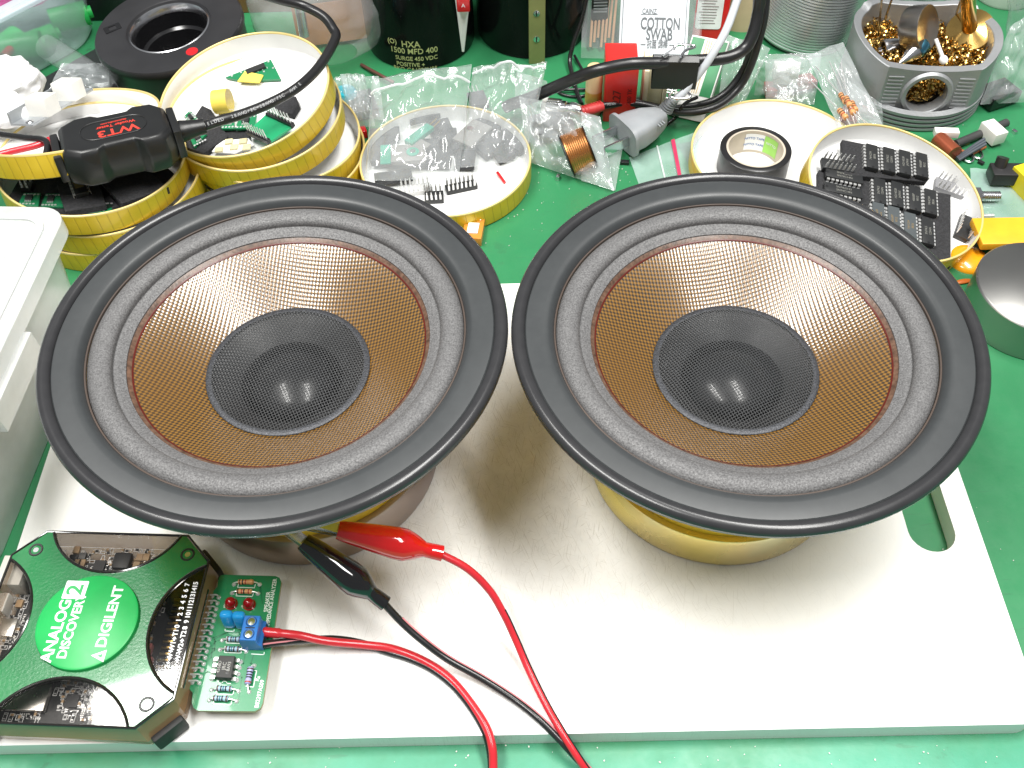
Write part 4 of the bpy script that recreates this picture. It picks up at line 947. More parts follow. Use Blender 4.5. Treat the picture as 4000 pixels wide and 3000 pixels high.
part('film', MB().sheet(14, 10, lambda u, v: ((u-.5)*60, (v-.5)*36, 8+6*mnoise.noise(Vector((u*4, v*4, 3.3))))), M_('pink foil', (.45, .10, .26), .2, .4), pkt)

# black ring housing, upper left
rg = thing('black_ring', 'thick black ring housing with a red dot, upper left', 'ring housing', (-203, 553, -4), (R(3), R(-4), 0)); rg.scale = (1.15, 1.15, 1.1)
pr_ring = [(36, 0), (37, 1.5), (39.2, 28), (40.2, 30), (40.2, 33), (39.4, 34.3), (24, 34.6), (23, 34.2), (22.4, 33), (21.8, 33)]
part('housing', MB().lathe(pr_ring, 90), M_('black moulded plastic', (.022, .022, .024), .34), rg)
part('inner_ring', MB().lathe([(21.9, 33.2), (21.2, 33.6), (20.4, 32.2), (19.7, 29)], 72), STEEL, rg)
part('bore', MB().lathe([(19.8, 29.4), (19.4, 20), (17.5, 19), (17.3, 8), (.05, 8)], 72), BLACKG, rg)
part('red_dot', MB().lathe([(.02, .5), (3.1, .5), (3.3, .2)], 24, M=Matrix.Translation((17, -24.5, 34.15))), RED, rg)
part('square_mark', plate(rrect(9, 6, .5, 2), [rrect(4, 3.4, .4, 2)], 34.5, 34.8), BLACKG, rg).matrix_local = Matrix.Translation((-.031, .002, 0.0)) @ Matrix.Rotation(.5, 4, 'Z')
part('support_pot', MB().lathe([(33, -6), (33.5, 3)], 60), M_film('clear pot', .7), rg)
ct_ = thing('plastic_sleeve', 'clear plastic sleeve lying between the tub and the black ring', 'tube', at(330, 275, 8), (0, R(6), math.atan2((at(455, 350, 8)-at(245, 240, 8)).y, (at(455, 350, 8)-at(245, 240, 8)).x)))
part('sleeve', MB().lathe([(8, -36), (8, 32)], 20, M=Matrix.Rotation(pi/2, 4, 'Y')), M_film('clear sleeve', .88, wr=30), ct_)
dk = thing('black_case', 'low black case in the shade under the clear tub', 'case', (-262, 552, BZ), a0)
part('shell', MB().box((0, 0, 6), (70, 46, 12), ch=2), BLACK, dk)

# ================================================================== clear pouch, capacitors
pouch = thing('clear_pouch', 'bulging clear plastic pouch behind the lid stack, beside the tall capacitors', 'pouch', (-118, 584, BZ))
FILM = M_film('clear film', .86, (.92, .95, .97), .10, .3, 60); FILM2 = M_film('cloudy film', .80, (.90, .93, .95), .12, .3, 70)
mb = MB().ball((0, 0, 30), 45, 31, 34, 48, 26)
for i, v in enumerate(mb.v): mb.v[i] = v*(1+.06*mnoise.noise(v*.06)+.04*mnoise.noise(v*.2))
part('film', mb, FILM2, pouch)
cd_ = thing('brown_card', 'brown cardboard strip inside the clear pouch', 'card', (-112, 592, BZ+4), (R(70), 0, .2)); part('card', MB().box((0, 12, 0), (50, 26, 1.5)), M_('brown card', (.36, .17, .07), .7), cd_)
st_ = thing('steel_tube', 'bright steel tube standing inside the clear pouch', 'tube', at(1190, 140, 4), (R(-8), 0, 0)); part('tube', MB().lathe([(3.4, 0), (3.4, 60)], 24), STEEL, st_)
VINYL = M_('glossy black vinyl sleeve', (.005, .006, .006), .16, spec=.14, bump=.25, bscale=60)
INKY = M_('yellow-green ink', (.40, .42, .18), .6)
def bigcap(label, c, r):
    t_ = thing('capacitor', label, 'capacitor', (c[0], c[1], BZ), 0, 'tall black capacitors')
    part('can', MB().lathe([(r-2.5, 0), (r-.6, .6), (r, 2.4), (r, 118), (r-2, 120), (.05, 120)], 72), VINYL, t_); return t_
cp1 = bigcap('tall black can capacitor with yellow-green print behind the clear bags', (-55, 598), 36.5)
cp2 = bigcap('tall black can capacitor standing behind the khaki slotted strip', (21, 607), 37.5)
Mc = Matrix.Translation((-55, 598, 0))
def cap_line(txt, px, py, size, sx=.95):
    d = (px-2000)/FPX*RV - (py-1500)/FPX*UV + FV; o = Vector((0, 0, ZC)); best = None
    ox, oy = o.x+55, o.y-598; A = d.x**2+d.y**2; B_ = 2*(ox*d.x+oy*d.y); Cq = ox*ox+oy*oy-36.5**2
    tt = (-B_-math.sqrt(max(0, B_*B_-4*A*Cq)))/(2*A); p = o+d*tt; a = math.atan2(p.y-598, p.x+55)
    w_ = wrap_text(text_mb(txt, size, .01*size, sx=sx), 36.55, a, p.z-BZ, inside=False); part('lettering', w_, INKY, cp1)
def QB(x, y): return (1000+.4521*x, .4521*y)
for txt, x, y, s_ in (('HXA', 1335, 388, 6.2), ('1500 MFD 400', 1360, 448, 5.6), ('SURGE 450 VDC', 1385, 512, 4.2), ('POSITIVE +', 1335, 562, 4.2), ('BKO-CA1020H03', 1375, 606, 4.2)): cap_line(txt, *QB(x, y), s_)
cap_line('(O)', *QB(1175, 355), 5.0)
# khaki strip
p0, p1 = aty(*(2000+.4521*215, .4521*520), 566), None
ks = thing('slotted_strip', 'khaki metal strip with slotted screws standing before the capacitor', 'strip', (aty(2097, 235, 566).x, 566, BZ))
part('strip', MB().box((0, 0, 60), (10.5, 2.5, 120), ch=.4), M_('khaki paint', (.26, .27, .10), .4), ks)
for zz in (18.5, 36.8, 55):
    s_ = part('screw', MB().lathe([(2.2, 0), (2.1, .5), (.02, .6)], 18, M=Matrix.Translation((-.3, -1.3, zz)) @ Matrix.Rotation(pi/2, 4, 'X')), STEEL, ks); part('slot', MB().box((-.3, -2.0, zz), (.8, .2, 3.6)), BLACK, s_)
# white nozzle with red cap
nt, nb = aty(1806, -40, 553), aty(1809, 200, 553)
nz_ = thing('nozzle', 'white pointed nozzle with red collar hanging between the capacitors', 'nozzle', (nb.x, nb.y, nb.z))
part('cone', MB().cyl((0, 0, 0), nt-nb, .8, 5.2, n=24), M_('white nylon', (.80, .80, .79), .4), nz_)
q = (nt-nb); part('collar', MB().box((2.2, -5.6, q.z*.86), (8, 4, 9), ch=1), RED, nz_)
lettering('lettering', [('A', 3.4, 0, 0, 1)], WHITEP, nz_, Matrix.Translation((2.2, -7.7, q.z*.86)) @ Matrix.Rotation(pi/2, 4, 'X'))
# dark thin cables between
def cable(name, label, pts, r, mat, cat='cable', group=None, n=10):
    P = [p if isinstance(p, Vector) else at(*p) for p in pts]
    t_ = thing(name, label, cat, (P[0].x, P[0].y, P[0].z-r), 0, group); part('jacket', MB().tube(curve_pts(P, 10), r, n), mat, t_, world=True); return t_
def c3(x, y, z): return at(2000+.4521*x, .4521*y, z)
cable('thin_cable', 'thin black cable hanging left of the cotton swab pack', [c3(650, -40, 34), c3(600, 180, 18), c3(530, 380, 4), c3(500, 520, -5), c3(520, 650, -8), c3(560, 800, -8.6), c3(600, 900, -8.8)], 1.5, PVCB)
cable('thin_cable', 'black looped wire lying on the green mat left of the red capacitor', [c3(540, 480, -8), c3(620, 620, -9), c3(690, 700, -9.2), c3(650, 810, -9.3), c3(560, 835, -9.3), c3(450, 820, -9.3), c3(400, 790, -9.3), c3(480, 775, -8), c3(700, 770, -9.3)], .9, PVCB)
cable('stripped_wire', 'brown wire with bare white end lying on the mat beside the capacitor', [at(*QB(910, 560), -9), at(*QB(1000, 610), -8), at(*QB(1100, 665), -6), at(*QB(1190, 715), -8)], 1.2, M_('brown sheath', (.10, .04, .03), .4))

# ================================================================== cotton swab pack and its neighbours
def quad(name, pts, th, mat, par):
    """thin slab whose front face is the quad pts (world)"""
    a, b, c, d = pts; n_ = (b-a).cross(d-a).normalized()*th
    return part(name, MB().add([a, b, c, d, a-n_, b-n_, c-n_, d-n_], [(0, 1, 2, 3), (7, 6, 5, 4), (0, 4, 5, 1), (1, 5, 6, 2), (2, 6, 7, 3), (3, 7, 4, 0)]), mat, par, world=True, fix=True)
YS = 573
sw = thing('swab_pack', 'clear bag of cotton swabs with white printed label at the back', 'packet', (aty(2560, 200, YS).x, YS-8, BZ), (R(-42), 0, R(-5)))
Ms = lframe(sw)
def on_sw(px, py):
    n_ = Ms.to_3x3() @ Vector((0, -1, 0)); d = (px-2000)/FPX*RV - (py-1500)/FPX*UV + FV; o = Vector((0, 0, ZC)); return Ms.inverted() @ (o+d*((Ms.translation-o).dot(n_)/d.dot(n_)))
def QC(x, y): return (2000+.4521*x, .4521*y)
bl, br_, tl = on_sw(*QC(935, 480)), on_sw(*QC(1490, 480)), on_sw(*QC(985, 30))
wdt = br_.x-bl.x; cx_ = (bl.x+br_.x)/2; hgt = 60
lp = [(cx_+x, bl.z+hgt/2-12+y) for x, y in rrect(wdt*1.06, hgt, 7, 6)]
Mx = Matrix.Rotation(pi/2, 4, 'X')
mbq = plate(lp, [], 0, .5); mbq.v = [Mx @ v for v in mbq.v]
lab = part('label', mbq, M_('matt white label', (.74, .76, .80), .55), sw)
part('label_line', MB().tube([Mx @ Vector((cx_+x, bl.z+hgt/2-12+y, .75)) for x, y in rrect(wdt*.98, hgt-3.5, 6, 6)], .22, 5, closed=True), M_('grey line', (.10, .11, .13), .5), lab)
DI = M_('dark slate ink', (.035, .042, .05), .5)
def sw_text(txt, x0, x1, y, size, bold=.012, ink=DI):
    a, b = on_sw(*QC(x0, y)), on_sw(*QC(x1, y)); q = text_mb(txt, size, bold*size); w0 = max(v.x for v in q.v)-min(v.x for v in q.v); k = (b-a).length/w0
    part('lettering', MB().add([(v.x*k, v.y, v.z) for v in q.v], q.f, False, Matrix.Translation(((a.x+b.x)/2, -.75, (a.z+b.z)/2)) @ Mx), ink, lab)
sw_text('CAINZ', 1125, 1250, 101, 4.6); sw_text('COTTON', 1112, 1450, 212, 10.5, .02); sw_text('SWAB', 1158, 1385, 305, 10.5, .02); sw_text('― 抗菌 綿棒 ―', 1110, 1400, 390, 6)
part('label_line', MB().box((on_sw(*QC(1185, 126)).x, -.75, on_sw(*QC(1185, 126)).z), (11, .1, .35)), DI, lab)
part('film', MB().sheet(16, 14, lambda u, v: (bl.x-26+u*(wdt+36), -2.2-1.2*mnoise.noise(Vector((u*5, v*5, 1))), v*95)), FILM, sw)
part('film', MB().sheet(16, 14, lambda u, v: (bl.x-26+u*(wdt+36), 9+1.5*mnoise.noise(Vector((u*5, v*5, 4))), v*95)), FILM2, sw)
for i in range(7):
    o = part('swab', MB().cyl((bl.x-20+2.4*i, 4, 8+3*(i % 3)), (bl.x-18+2.6*i, 4, 75), .9, n=8), M_('birch stick', (.45, .27, .15), .6), sw)
bq = thing('black_clip', 'black ribbed plastic clip standing behind the swab pack', 'clip', (aty(*QC(760, 60), 590).x, 590, aty(*QC(760, 130), 590).z), 0)
part('body', MB().box((0, 0, 14), (11, 5, 40), ch=1), BLACK, bq)
for i in range(6): part('rib', MB().box((0, -2.6, 4+2.2*i), (9, .6, .9)), M_('grey plastic', (.25, .26, .27), .4), bq)
# red and white card, beige roll
rc = thing('printed_card', 'red and white printed card behind the swab pack', 'card', (aty(*QC(1700, 300), 588).x, 588, BZ), (R(-8), 0, R(-6)))
part('card', MB().box((0, 0, 35), (22, 1.2, 74)), RED, rc)
for zz, hh in ((20, 26), (50, 24)): part('panel', plate(rrect(17, hh, 2, 4), [], 0, .3), M_('white card print', (.75, .74, .74), .6), rc).matrix_local = Matrix.Translation((-.0015, -.0007, zz*S)) @ Matrix.Rotation(pi/2, 4, 'X')
tl_ = MB()
for i in range(11): tl_.box((-1.5-random.random()*2, -1.1, 11+1.9*i), (9+random.random()*3, .1, .5))
part('small_print', tl_, M_('grey print', (.25, .2, .2), .6), rc)
br2 = thing('beige_roll', 'beige paper roll standing behind the black cables', 'roll', (aty(*QC(1960, 200), 615).x, 618, BZ)); part('roll', MB().lathe([(24, 0), (24, 100), (8, 100)], 48), M_('beige paper', (.62, .47, .30), .6), br2)

# ================================================================== red capacitor, bobbin, cables
rcx = thing('film_capacitor_block', 'red box capacitor marked 227 standing under the black cable', 'capacitor', (71.5, 515, BZ), R(-3))
part('body', MB().box((0, 0, 19), (19.5, 27, 38), ch=.8), M_('red tape wrap', (.62, .022, .018), .3, coat=.3), rcx)
lettering('lettering', [('227', 7, 0, 0, 1), ('400 TK', 3.6, 1, -7.5, 1)], M_('dark red ink', (.10, .01, .01), .5), rcx, Matrix.Translation((-2, -13.62, 18)) @ Matrix.Rotation(pi/2, 4, 'X') @ Matrix.Rotation(pi/2, 4, 'Z'))
ab = thing('amber_tube', 'cream and amber tubular part left of the red capacitor', 'tube', (55.5, 512, BZ)); part('tube', MB().lathe([(5, 0), (5.2, 1), (5.2, 30), (4.6, 33), (2, 34), (.05, 34)], 24), M_('cream resin', (.66, .50, .28), .35), ab); part('band', MB().lathe([(5.3, 9), (5.3, 17)], 24), M_('gold foil band', (.62, .42, .10), .35, .4), ab)
CREAM = M_('cream nylon', (.72, .66, .48), .45)
bo2 = thing('bobbin', 'cream nylon bobbin with metal pins right of the red capacitor', 'bobbin', (91, 515, BZ), R(-5))
part('flange', MB().box((-4, 0, 17), (3, 22, 34), ch=.6), CREAM, bo2); part('core', MB().box((2, 0, 19), (9, 15, 28), ch=.8), CREAM, bo2); part('flange', MB().box((8, 0, 15), (2.4, 19, 26), ch=.6), CREAM, bo2)
for i in range(5): part('pin', MB().cyl((9, -9+4.2*i, 6+5*(i % 2)), (18, -9+4.2*i, 5+5*(i % 2)), .6, n=8), TIN, bo2)
thick = [c3(-60, 930, 0), c3(0, 900, 3), c3(150, 850, 8), c3(400, 740, 20), c3(700, 620, 34), c3(1000, 555, 38), c3(1240, 545, 37), c3(1420, 540, 36), c3(1600, 525, 36), c3(1850, 500, 37), c3(2000, 430, 40), c3(2080, 300, 47), c3(2130, 100, 58), c3(2150, -60, 68)]
cable('thick_cable', 'thick black cable arching over the red capacitor and through the binder clip', thick, 3.6, CABK, n=16)
tw1 = cable('signal_cable', 'black signal cable ending in the red sleeve of a silver plug', [c3(700, 940, 2), c3(790, 912, 2), c3(1000, 888, 2), c3(1200, 915, 3), c3(1400, 965, 3), c3(1600, 965, 4), c3(1800, 900, 7), c3(1960, 760, 14), c3(2050, 600, 24), c3(2120, 400, 38), c3(2180, 150, 54), c3(2200, -60, 66)], 2.3, CABK)
part('sleeve', MB().tube([c3(600, 962, 2), c3(690, 945, 2), c3(785, 920, 2)], [2.9, 3.3, 2.8], 14), M_('red ribbed sleeve', (.62, .05, .05), .4, bump=.6, bscale=500), tw1, world=True)
for i in range(7): a_, b_ = c3(615+24*i, 960-7*i, 2), c3(623+24*i, 957-7*i, 2); part('rib', MB().cyl(a_, b_, 3.4, n=14), M_('red ribbed sleeve', (.62, .05, .05), .4), tw1, world=True)
cable_text('Made in Japan', curve_pts([c3(790, 912, 2), c3(1000, 888, 2), c3(1200, 915, 3)], 12), 2, 2.3, 1.9, M_('grey cable ink', (.40, .41, .42), .6), tw1)
cable('signal_cable', 'black signal cable running beside the red-sleeved one, tied with a twist wire', [c3(780, 950, -5), c3(1000, 955, -4), c3(1250, 950, -3), c3(1480, 930, -1), c3(1700, 885, 4), c3(1860, 790, 10), c3(1990, 620, 20), c3(2060, 450, 32), c3(2100, 250, 46), c3(2120, -60, 64)], 2.3, CABK)
cable('twist_tie', 'black twist tie around the two signal cables', [c3(1600, 840, 8), c3(1500, 890, 8), c3(1450, 950, 5), c3(1420, 1010, -6), c3(1330, 1080, -9.5)], 1.1, PVCB)
# silver plug
pa, pb3 = c3(270, 925, -2), c3(600, 958, 0); pg = thing('silver_plug', 'silver knurled audio plug with a white ring, on the mat', 'plug', (pa.x, pa.y, BZ))
Mp = frame(pa, pb3-pa, Vector((0, 1, 0))) @ Matrix.Rotation(pi/2, 4, 'Y'); Lp = (pb3-pa).length
part('ring', MB().lathe([(.05, 0), (5.6, 0), (6, .6), (6, 2.6), (5.4, 3)], 32, M=Mp), WHITEPL, pg, world=True)
kn = MB(); n = 64; vs = [((5.7+(.18 if i % 2 else 0))*cos(2*pi*i/n), (5.7+(.18 if i % 2 else 0))*sin(2*pi*i/n), z) for z in (3, Lp*.45) for i in range(n)]; kn.add(vs, [(i, (i+1) % n, n+(i+1) % n, n+i) for i in range(n)], False, Mp)
part('knurled_shell', kn, STEEL, pg, world=True)
part('barrel', MB().lathe([(5.4, Lp*.45), (5.0, Lp*.5), (5.0, Lp*.6), (4.3, Lp*.62), (4.3, Lp*.7), (4.9, Lp*.72), (4.6, Lp*.85), (3.2, Lp), (.05, Lp)], 32, M=Mp), STEEL, pg, world=True)
# binder clip
bc = c3(1415, 590, 36); bcl = thing('binder_clip', 'black binder clip with wire handles gripping the thick cable', 'binder clip', (bc.x, bc.y, 22), (R(-25), R(1), R(-3)))
part('spring', MB().add(*(lambda p: ([(x, y, z) for x in (-13, 13) for y, z in p], [(i, (i+1), len(p)+i+1, len(p)+i) for i in range(len(p)-1)]))([(-1, 0), (-5, 12), (-5.4, 16), (-3, 19), (3, 19), (5, 14), (1, 0)])), M_('black spring steel', (.012, .012, .012), .35), bcl, fix=False)
def handle(pts, par): part('handle', MB().tube(curve_pts(pts, 8), .8, 8), STEEL, par, world=True)
handle([c3(1300, 490, 43), c3(1390, 430, 44), c3(1415, 395, 45), c3(1480, 385, 46), c3(1570, 395, 45), c3(1570, 410, 45), c3(1500, 435, 44), c3(1455, 490, 43)], bcl)
handle([c3(1330, 660, 26), c3(1385, 770, 22), c3(1360, 830, 19), c3(1420, 855, 18), c3(1520, 850, 18), c3(1540, 820, 19), c3(1480, 770, 22), c3(1450, 660, 26)], bcl)
# grey mains plug with its white flex
pa, pb3 = c3(955, 1170, 2), c3(1300, 1010, 4); GRP = M_('grey plug plastic', (.27, .285, .30), .4)
mp_ = thing('mains_plug', 'grey two-blade mains plug lying on the mat', 'plug', (pa.x, pa.y, BZ)); Mp = frame(pa, pb3-pa, Vector((0, 1, 0))); Lp = (pb3-pa).length
mb = MB(); secs = [(0, 14.5, 10), (2, 14.5, 10), (2.1, 12.5, 8.5), (9, 12.2, 8.5), (Lp*.62, 10, 8), (Lp*.9, 6.5, 6.5), (Lp, 5, 5)]
n = 24; vs = []
for x, a, b in secs: vs += [(x, a*rx, b*rz) for rx, rz in [((abs(cos(2*pi*i/n))**.55)*(1 if cos(2*pi*i/n) >= 0 else -1), (abs(sin(2*pi*i/n))**.55)*(1 if sin(2*pi*i/n) >= 0 else -1)) for i in range(n)]]
mb.add(vs, [(k*n+i, k*n+(i+1) % n, (k+1)*n+(i+1) % n, (k+1)*n+i) for k in range(len(secs)-1) for i in range(n)]+[tuple(reversed(range(n))), tuple(range((len(secs)-1)*n, len(secs)*n))], True, Mp); part('body', mb, GRP, mp_, world=True)
for sy in (-6.3, 6.3): part('blade', MB().box((-8.5, sy, 0), (17, 1.5, 6.5), M=Mp @ Matrix.Translation((0, 0, 0)), ch=.3), STEEL, mp_, world=True)
for i in range(3): part('grip_rib', MB().box((Lp*.66+2.2*i, -8.6+.8*i, 4.5-.4*i), (.7, 6, .8), M=Mp), GRP, mp_, world=True)
fx = curve_pts([pb3, c3(1320, 960, 5), c3(1380, 880, 12), c3(1460, 820, 18), c3(1540, 730, 24), c3(1700, 520, 38), c3(1850, 260, 52), c3(1960, -40, 66)], 10)
part('flex', MB().tube(fx, 2.4, 12), M_('pale grey flex', (.52, .54, .58), .4), mp_, world=True)
for i in range(6): k = 12+2*i; part('relief_rib', MB().cyl(fx[k], fx[k].lerp(fx[k+1], .75), 4.6-.3*i, n=16), GRP, mp_, world=True)
# green and white box
gb = thing('green_carton', 'small white carton with green printed face behind the grey plug', 'carton', tuple(c3(1500, 1025, BZ)))
A_, B_, C_, D_ = c3(1350, 990, BZ+1), c3(1650, 1060, BZ+1), c3(1880, 360, 26), c3(1560, 300, 26)
quad('carton', [A_, B_, C_, D_], 7, M_('white carton', (.74, .74, .72), .5), gb)
def inq(u, v, h=.15):
    p = (A_.lerp(B_, u)).lerp(D_.lerp(C_, u), v); n_ = (B_-A_).cross(D_-A_).normalized(); return p+n_*h
def face(u0, v0, u1, v1, m, h=.15): part('print', MB().add([inq(u0, v0, h), inq(u1, v0, h), inq(u1, v1, h), inq(u0, v1, h)], [(0, 1, 2, 3)]), m, gb, world=True)
face(.03, .30, .97, .98, M_('green print', (.02, .22, .075), .35)); face(.36, .30, .66, .98, M_('white print band', (.75, .74, .70), .5), .25)
for i in range(3): face(.43+.06*i, .32, .45+.06*i, .97, M_('gold print', (.55, .36, .10), .4), .32)
face(.40, .62, .62, .72, M_('gold print', (.55, .36, .10), .4), .36)

# ================================================================== bags
ZIP = M_film('zip strip', .25, (.92, .94, .95), .2, .4, 200)
def bag(label, pts, seed, bulge=7, amp=3.0, zips=(), film=None, nu=30, nv=26, group='clear plastic bags', name='plastic_bag', back=True, sharp=1.0):
    """pillow of film through four corner points (world), u along pts0->pts1, v along pts0->pts3"""
    c = sum(pts, Vector())/4; t_ = thing(name, label, 'plastic bag', (c.x, c.y, BZ), 0, group)
    n_ = (pts[1]-pts[0]).cross(pts[3]-pts[0]).normalized()
    if n_.z < 0: n_ = -n_
    def base(u, v): return pts[0].lerp(pts[1], u).lerp(pts[3].lerp(pts[2], u), v)
    def f(side):
        def g(u, v):
            e = (sin(pi*u)*sin(pi*v))**.45
            q = Vector((u*3.2+seed, v*3.2, side*2.0)); w = abs(mnoise.noise(q*1.1))*2-.5 + .7*abs(mnoise.noise(q*2.3+Vector((5, 5, 5))))
            ed = mnoise.noise(Vector((u*2.5+seed, v*2.5, 9)))*1.6
            p = base(u, v) + n_*(side*bulge*e + amp*w*sharp*(.25+.75*e)*(1 if side > 0 else .4) + ed)
            p.z = max(p.z, BZ+.3+(.4 if side > 0 else 0)); return p
        return g
    part('film', MB().sheet(nu, nv, f(1)), film or FILM, t_, world=True)
    if back: part('film', MB().sheet(nu//2, nv//2, f(-.35)), film or FILM, t_, world=True)
    for v in zips: part('zip_strip', MB().tube([f(1)(i/24, v)+n_*.3 for i in range(25)], .75, 6), ZIP, t_, world=True)
    for e in (lambda s: f(1)(s, 1), lambda s: f(1)(1, s), lambda s: f(1)(0, s), lambda s: f(1)(s, 0)): part('seam', MB().tube([e(i/20) for i in range(21)], .16, 5), FILM, t_, world=True)
    return t_
def c4(x, y, z): return at(1350+.3616*x, 200+.3616*y, z)
bag('clear zip bag of green and black parts lying on the middle gold lid', [c4(215, 1420, 6), c4(1225, 1330, 8), c4(1360, 150, 26), c4(290, 300, 22)], 1.3, 10, 5.5, (.84,), FILM, 44, 40)
bag('clear zip bag of dark parts, its corner hanging past the gold lid', [c4(1240, 1260, 6), c4(1930, 1180, 3), c4(2170, 130, 26), c4(1380, 170, 24)], 6.1, 9, 6.5, (.93,), FILM, 40, 38)
def blk(name, label, cat, p, size, rot, mat, group=None): 
    t_ = thing(name, label, cat, p, rot, group); part('body', MB().box((0, 0, size[2]/2), size, ch=.3), mat, t_); return t_
g1 = blk('power_part', 'teal and grey power transistor lying in the clear zip bag', 'transistor', c4(640, 1140, -2), (24, 15, 3), (0, 0, R(3)), M_('grey tab', (.22, .21, .20), .5), None)
part('teal_base', MB().box((-11, -1, 3.2), (6, 17, .8)), M_('teal plastic', (.02, .30, .20), .5), g1); part('ring', MB().lathe([(1.8, 3.1), (3.8, 3.1), (3.8, 3.6), (1.8, 3.6)], 20, M=Matrix.Translation((5, 0, 0))), M_('teal plastic', (.02, .30, .20), .5), g1); part('rivet', MB().lathe([(.02, 4), (1.7, 4), (1.9, 3)], 16, M=Matrix.Translation((5, 0, 0))), STEEL, g1)
g2 = blk('power_part', 'teal strip part with two pins lying in the clear zip bag', 'transistor', c4(800, 930, 0), (20, 6, 3), (0, 0, R(50)), M_('teal plastic', (.02, .30, .20), .5)); part('tab', MB().box((-8, -6, 1), (12, 10, 1)), M_('grey tab', (.22, .21, .20), .5), g2)
for s_ in (-1, 1): part('pin', MB().cyl((10, s_*1.5, 1.5), (17, s_*1.5, 2.5), .4, n=6), GOLDP, g2)
for i, (x, y, sx_, sy_, a) in enumerate(((400, 1100, 13, 24, .05), (430, 930, 18, 9, .1), (900, 720, 26, 7, .35), (1030, 880, 14, 16, .3), (980, 1130, 20, 22, -.1), (1110, 1000, 12, 20, .1), (520, 1390, 22, 7, .15))):
    blk('dark_part', ['upright dark chip at the left side of the clear zip bag', 'flat dark chip above the left one in the clear zip bag', 'long dark part at the top of the clear zip bag contents', 'dark square part beside the teal strip in the clear zip bag', 'wide dark part right of the teal transistor in the clear zip bag', 'narrow dark part at the right of the clear zip bag', 'dark strip at the front of the clear zip bag'][i], 'component', c4(x, y, -6), (sx_, sy_, 4), (0, 0, a), M_('dark part', (.035, .036, .04), .5), 'dark parts in the clear zip bag')
g3 = blk('metal_tab_part', 'grey metal tab with a hole, inside the right-hand zip bag', 'transistor', c4(1370, 900, -2), (14, 22, 1.6), (0, 0, R(-35)), M_('grey tab', (.30, .30, .30), .4, .5)); part('rivet', MB().lathe([(.02, 2.2), (2, 2.2), (2.3, 1.6)], 16, M=Matrix.Translation((-3, 2, 0))), STEEL, g3)
random.seed(5)
for i, (x, y) in enumerate(((1430, 560), (1540, 830), (1620, 1000), (1760, 980), (1690, 1120), (1840, 1030), (1560, 1080), (1300, 1200))):
    d_ = blk('dark_part', ['dark part with upright legs at the top of the right-hand zip bag', 'dark part below the upright one in the right-hand zip bag', 'dark part in the middle of the right-hand zip bag', 'shiny dark part right of the middle in the right-hand zip bag', 'dark part near the bottom of the right-hand zip bag', 'dark part at the right end of the right-hand zip bag', 'dark part left of the bottom one in the right-hand zip bag', 'dark part at the left end of the right-hand zip bag'][i], 'component', c4(x, y, -7), (11, 14, 4), (0, 0, random.uniform(-1, 1)), M_('dark part', (.035, .036, .04), .5), 'dark parts in the right-hand zip bag')
    for k in (-1, 0, 1): part('lead', MB().cyl((k*2.5, 7, 2), (k*2.5, 15, 2.4), .4, n=6), TIN, d_)
cable('red_stick', 'thin red wire end lying on the white floor of the middle lid', [c4(1640, 1310, -7), c4(1720, 1420, -7.5)], .9, RED, 'wire')
cs = legs_up('black pin socket lying on the white floor of the middle lid', lidC, *((1350+.3616*1250, 200+.3616*1490)), (1350+.3616*900, 200+.3616*1560), (1350+.3616*1430, 200+.3616*1450), 7, 1.4, 6)
legs_up('dark socket with bright legs half hidden behind the woofer rim', lidC, *((1350+.3616*960, 200+.3616*1600)), (1350+.3616*900, 200+.3616*1600), (1350+.3616*1080, 200+.3616*1590), 4, 1.4, 8)
legs_up('row of bright pins under the front edge of the clear zip bag', lidC, *((1350+.3616*760, 200+.3616*1520)), (1350+.3616*620, 200+.3616*1540), (1350+.3616*900, 200+.3616*1500), 7, 1.4, 7, M_('clear plastic', (.6, .6, .6), .3))
# coil bag
bag('crumpled clear bag around a copper coil on the mat', [c3(150, 1400, -8), c3(880, 1650, -9), c3(760, 1010, 10), c3(60, 830, 12)], 3.7, 11, 7, (), FILM2, 40, 36)
bag('clear bag flap with a white zip line beside the copper coil', [c3(600, 1560, -9), c3(890, 1645, -9.5), c3(960, 1250, -6), c3(600, 970, 8)], 8.8, 3, 2, (), FILM2, 18, 18)
cz = c3(590, 1320, 0); cl = thing('copper_coil', 'copper wire coil inside the crumpled clear bag', 'coil', (cz.x, cz.y, BZ+1), (R(8), R(72), R(20)))
part('winding', MB().lathe([(9, -7), (11.5, -7), (12, -6.5)]+[(12+(.15 if i % 2 else -.1), -6+12*i/20) for i in range(21)]+[(11.5, 7), (9, 7)], 48, M=Matrix.Translation((-11.5, 0, 2))), M_('enamelled copper', (.62, .26, .09), .28, .9), cl)
part('core', MB().lathe([(.05, -8), (9.5, -8), (13, -7.4), (13, -7), (9, -7), (9, 7), (13, 7.1), (13, 7.6), (.05, 8)], 40, M=Matrix.Translation((-11.5, 0, 2))), BLACK, cl)
blk('dark_part', 'dark part behind the copper coil in the crumpled bag', 'component', c3(330, 1130, -8), (24, 18, 8), (0, 0, .4), M_('dark part', (.035, .036, .04), .5))
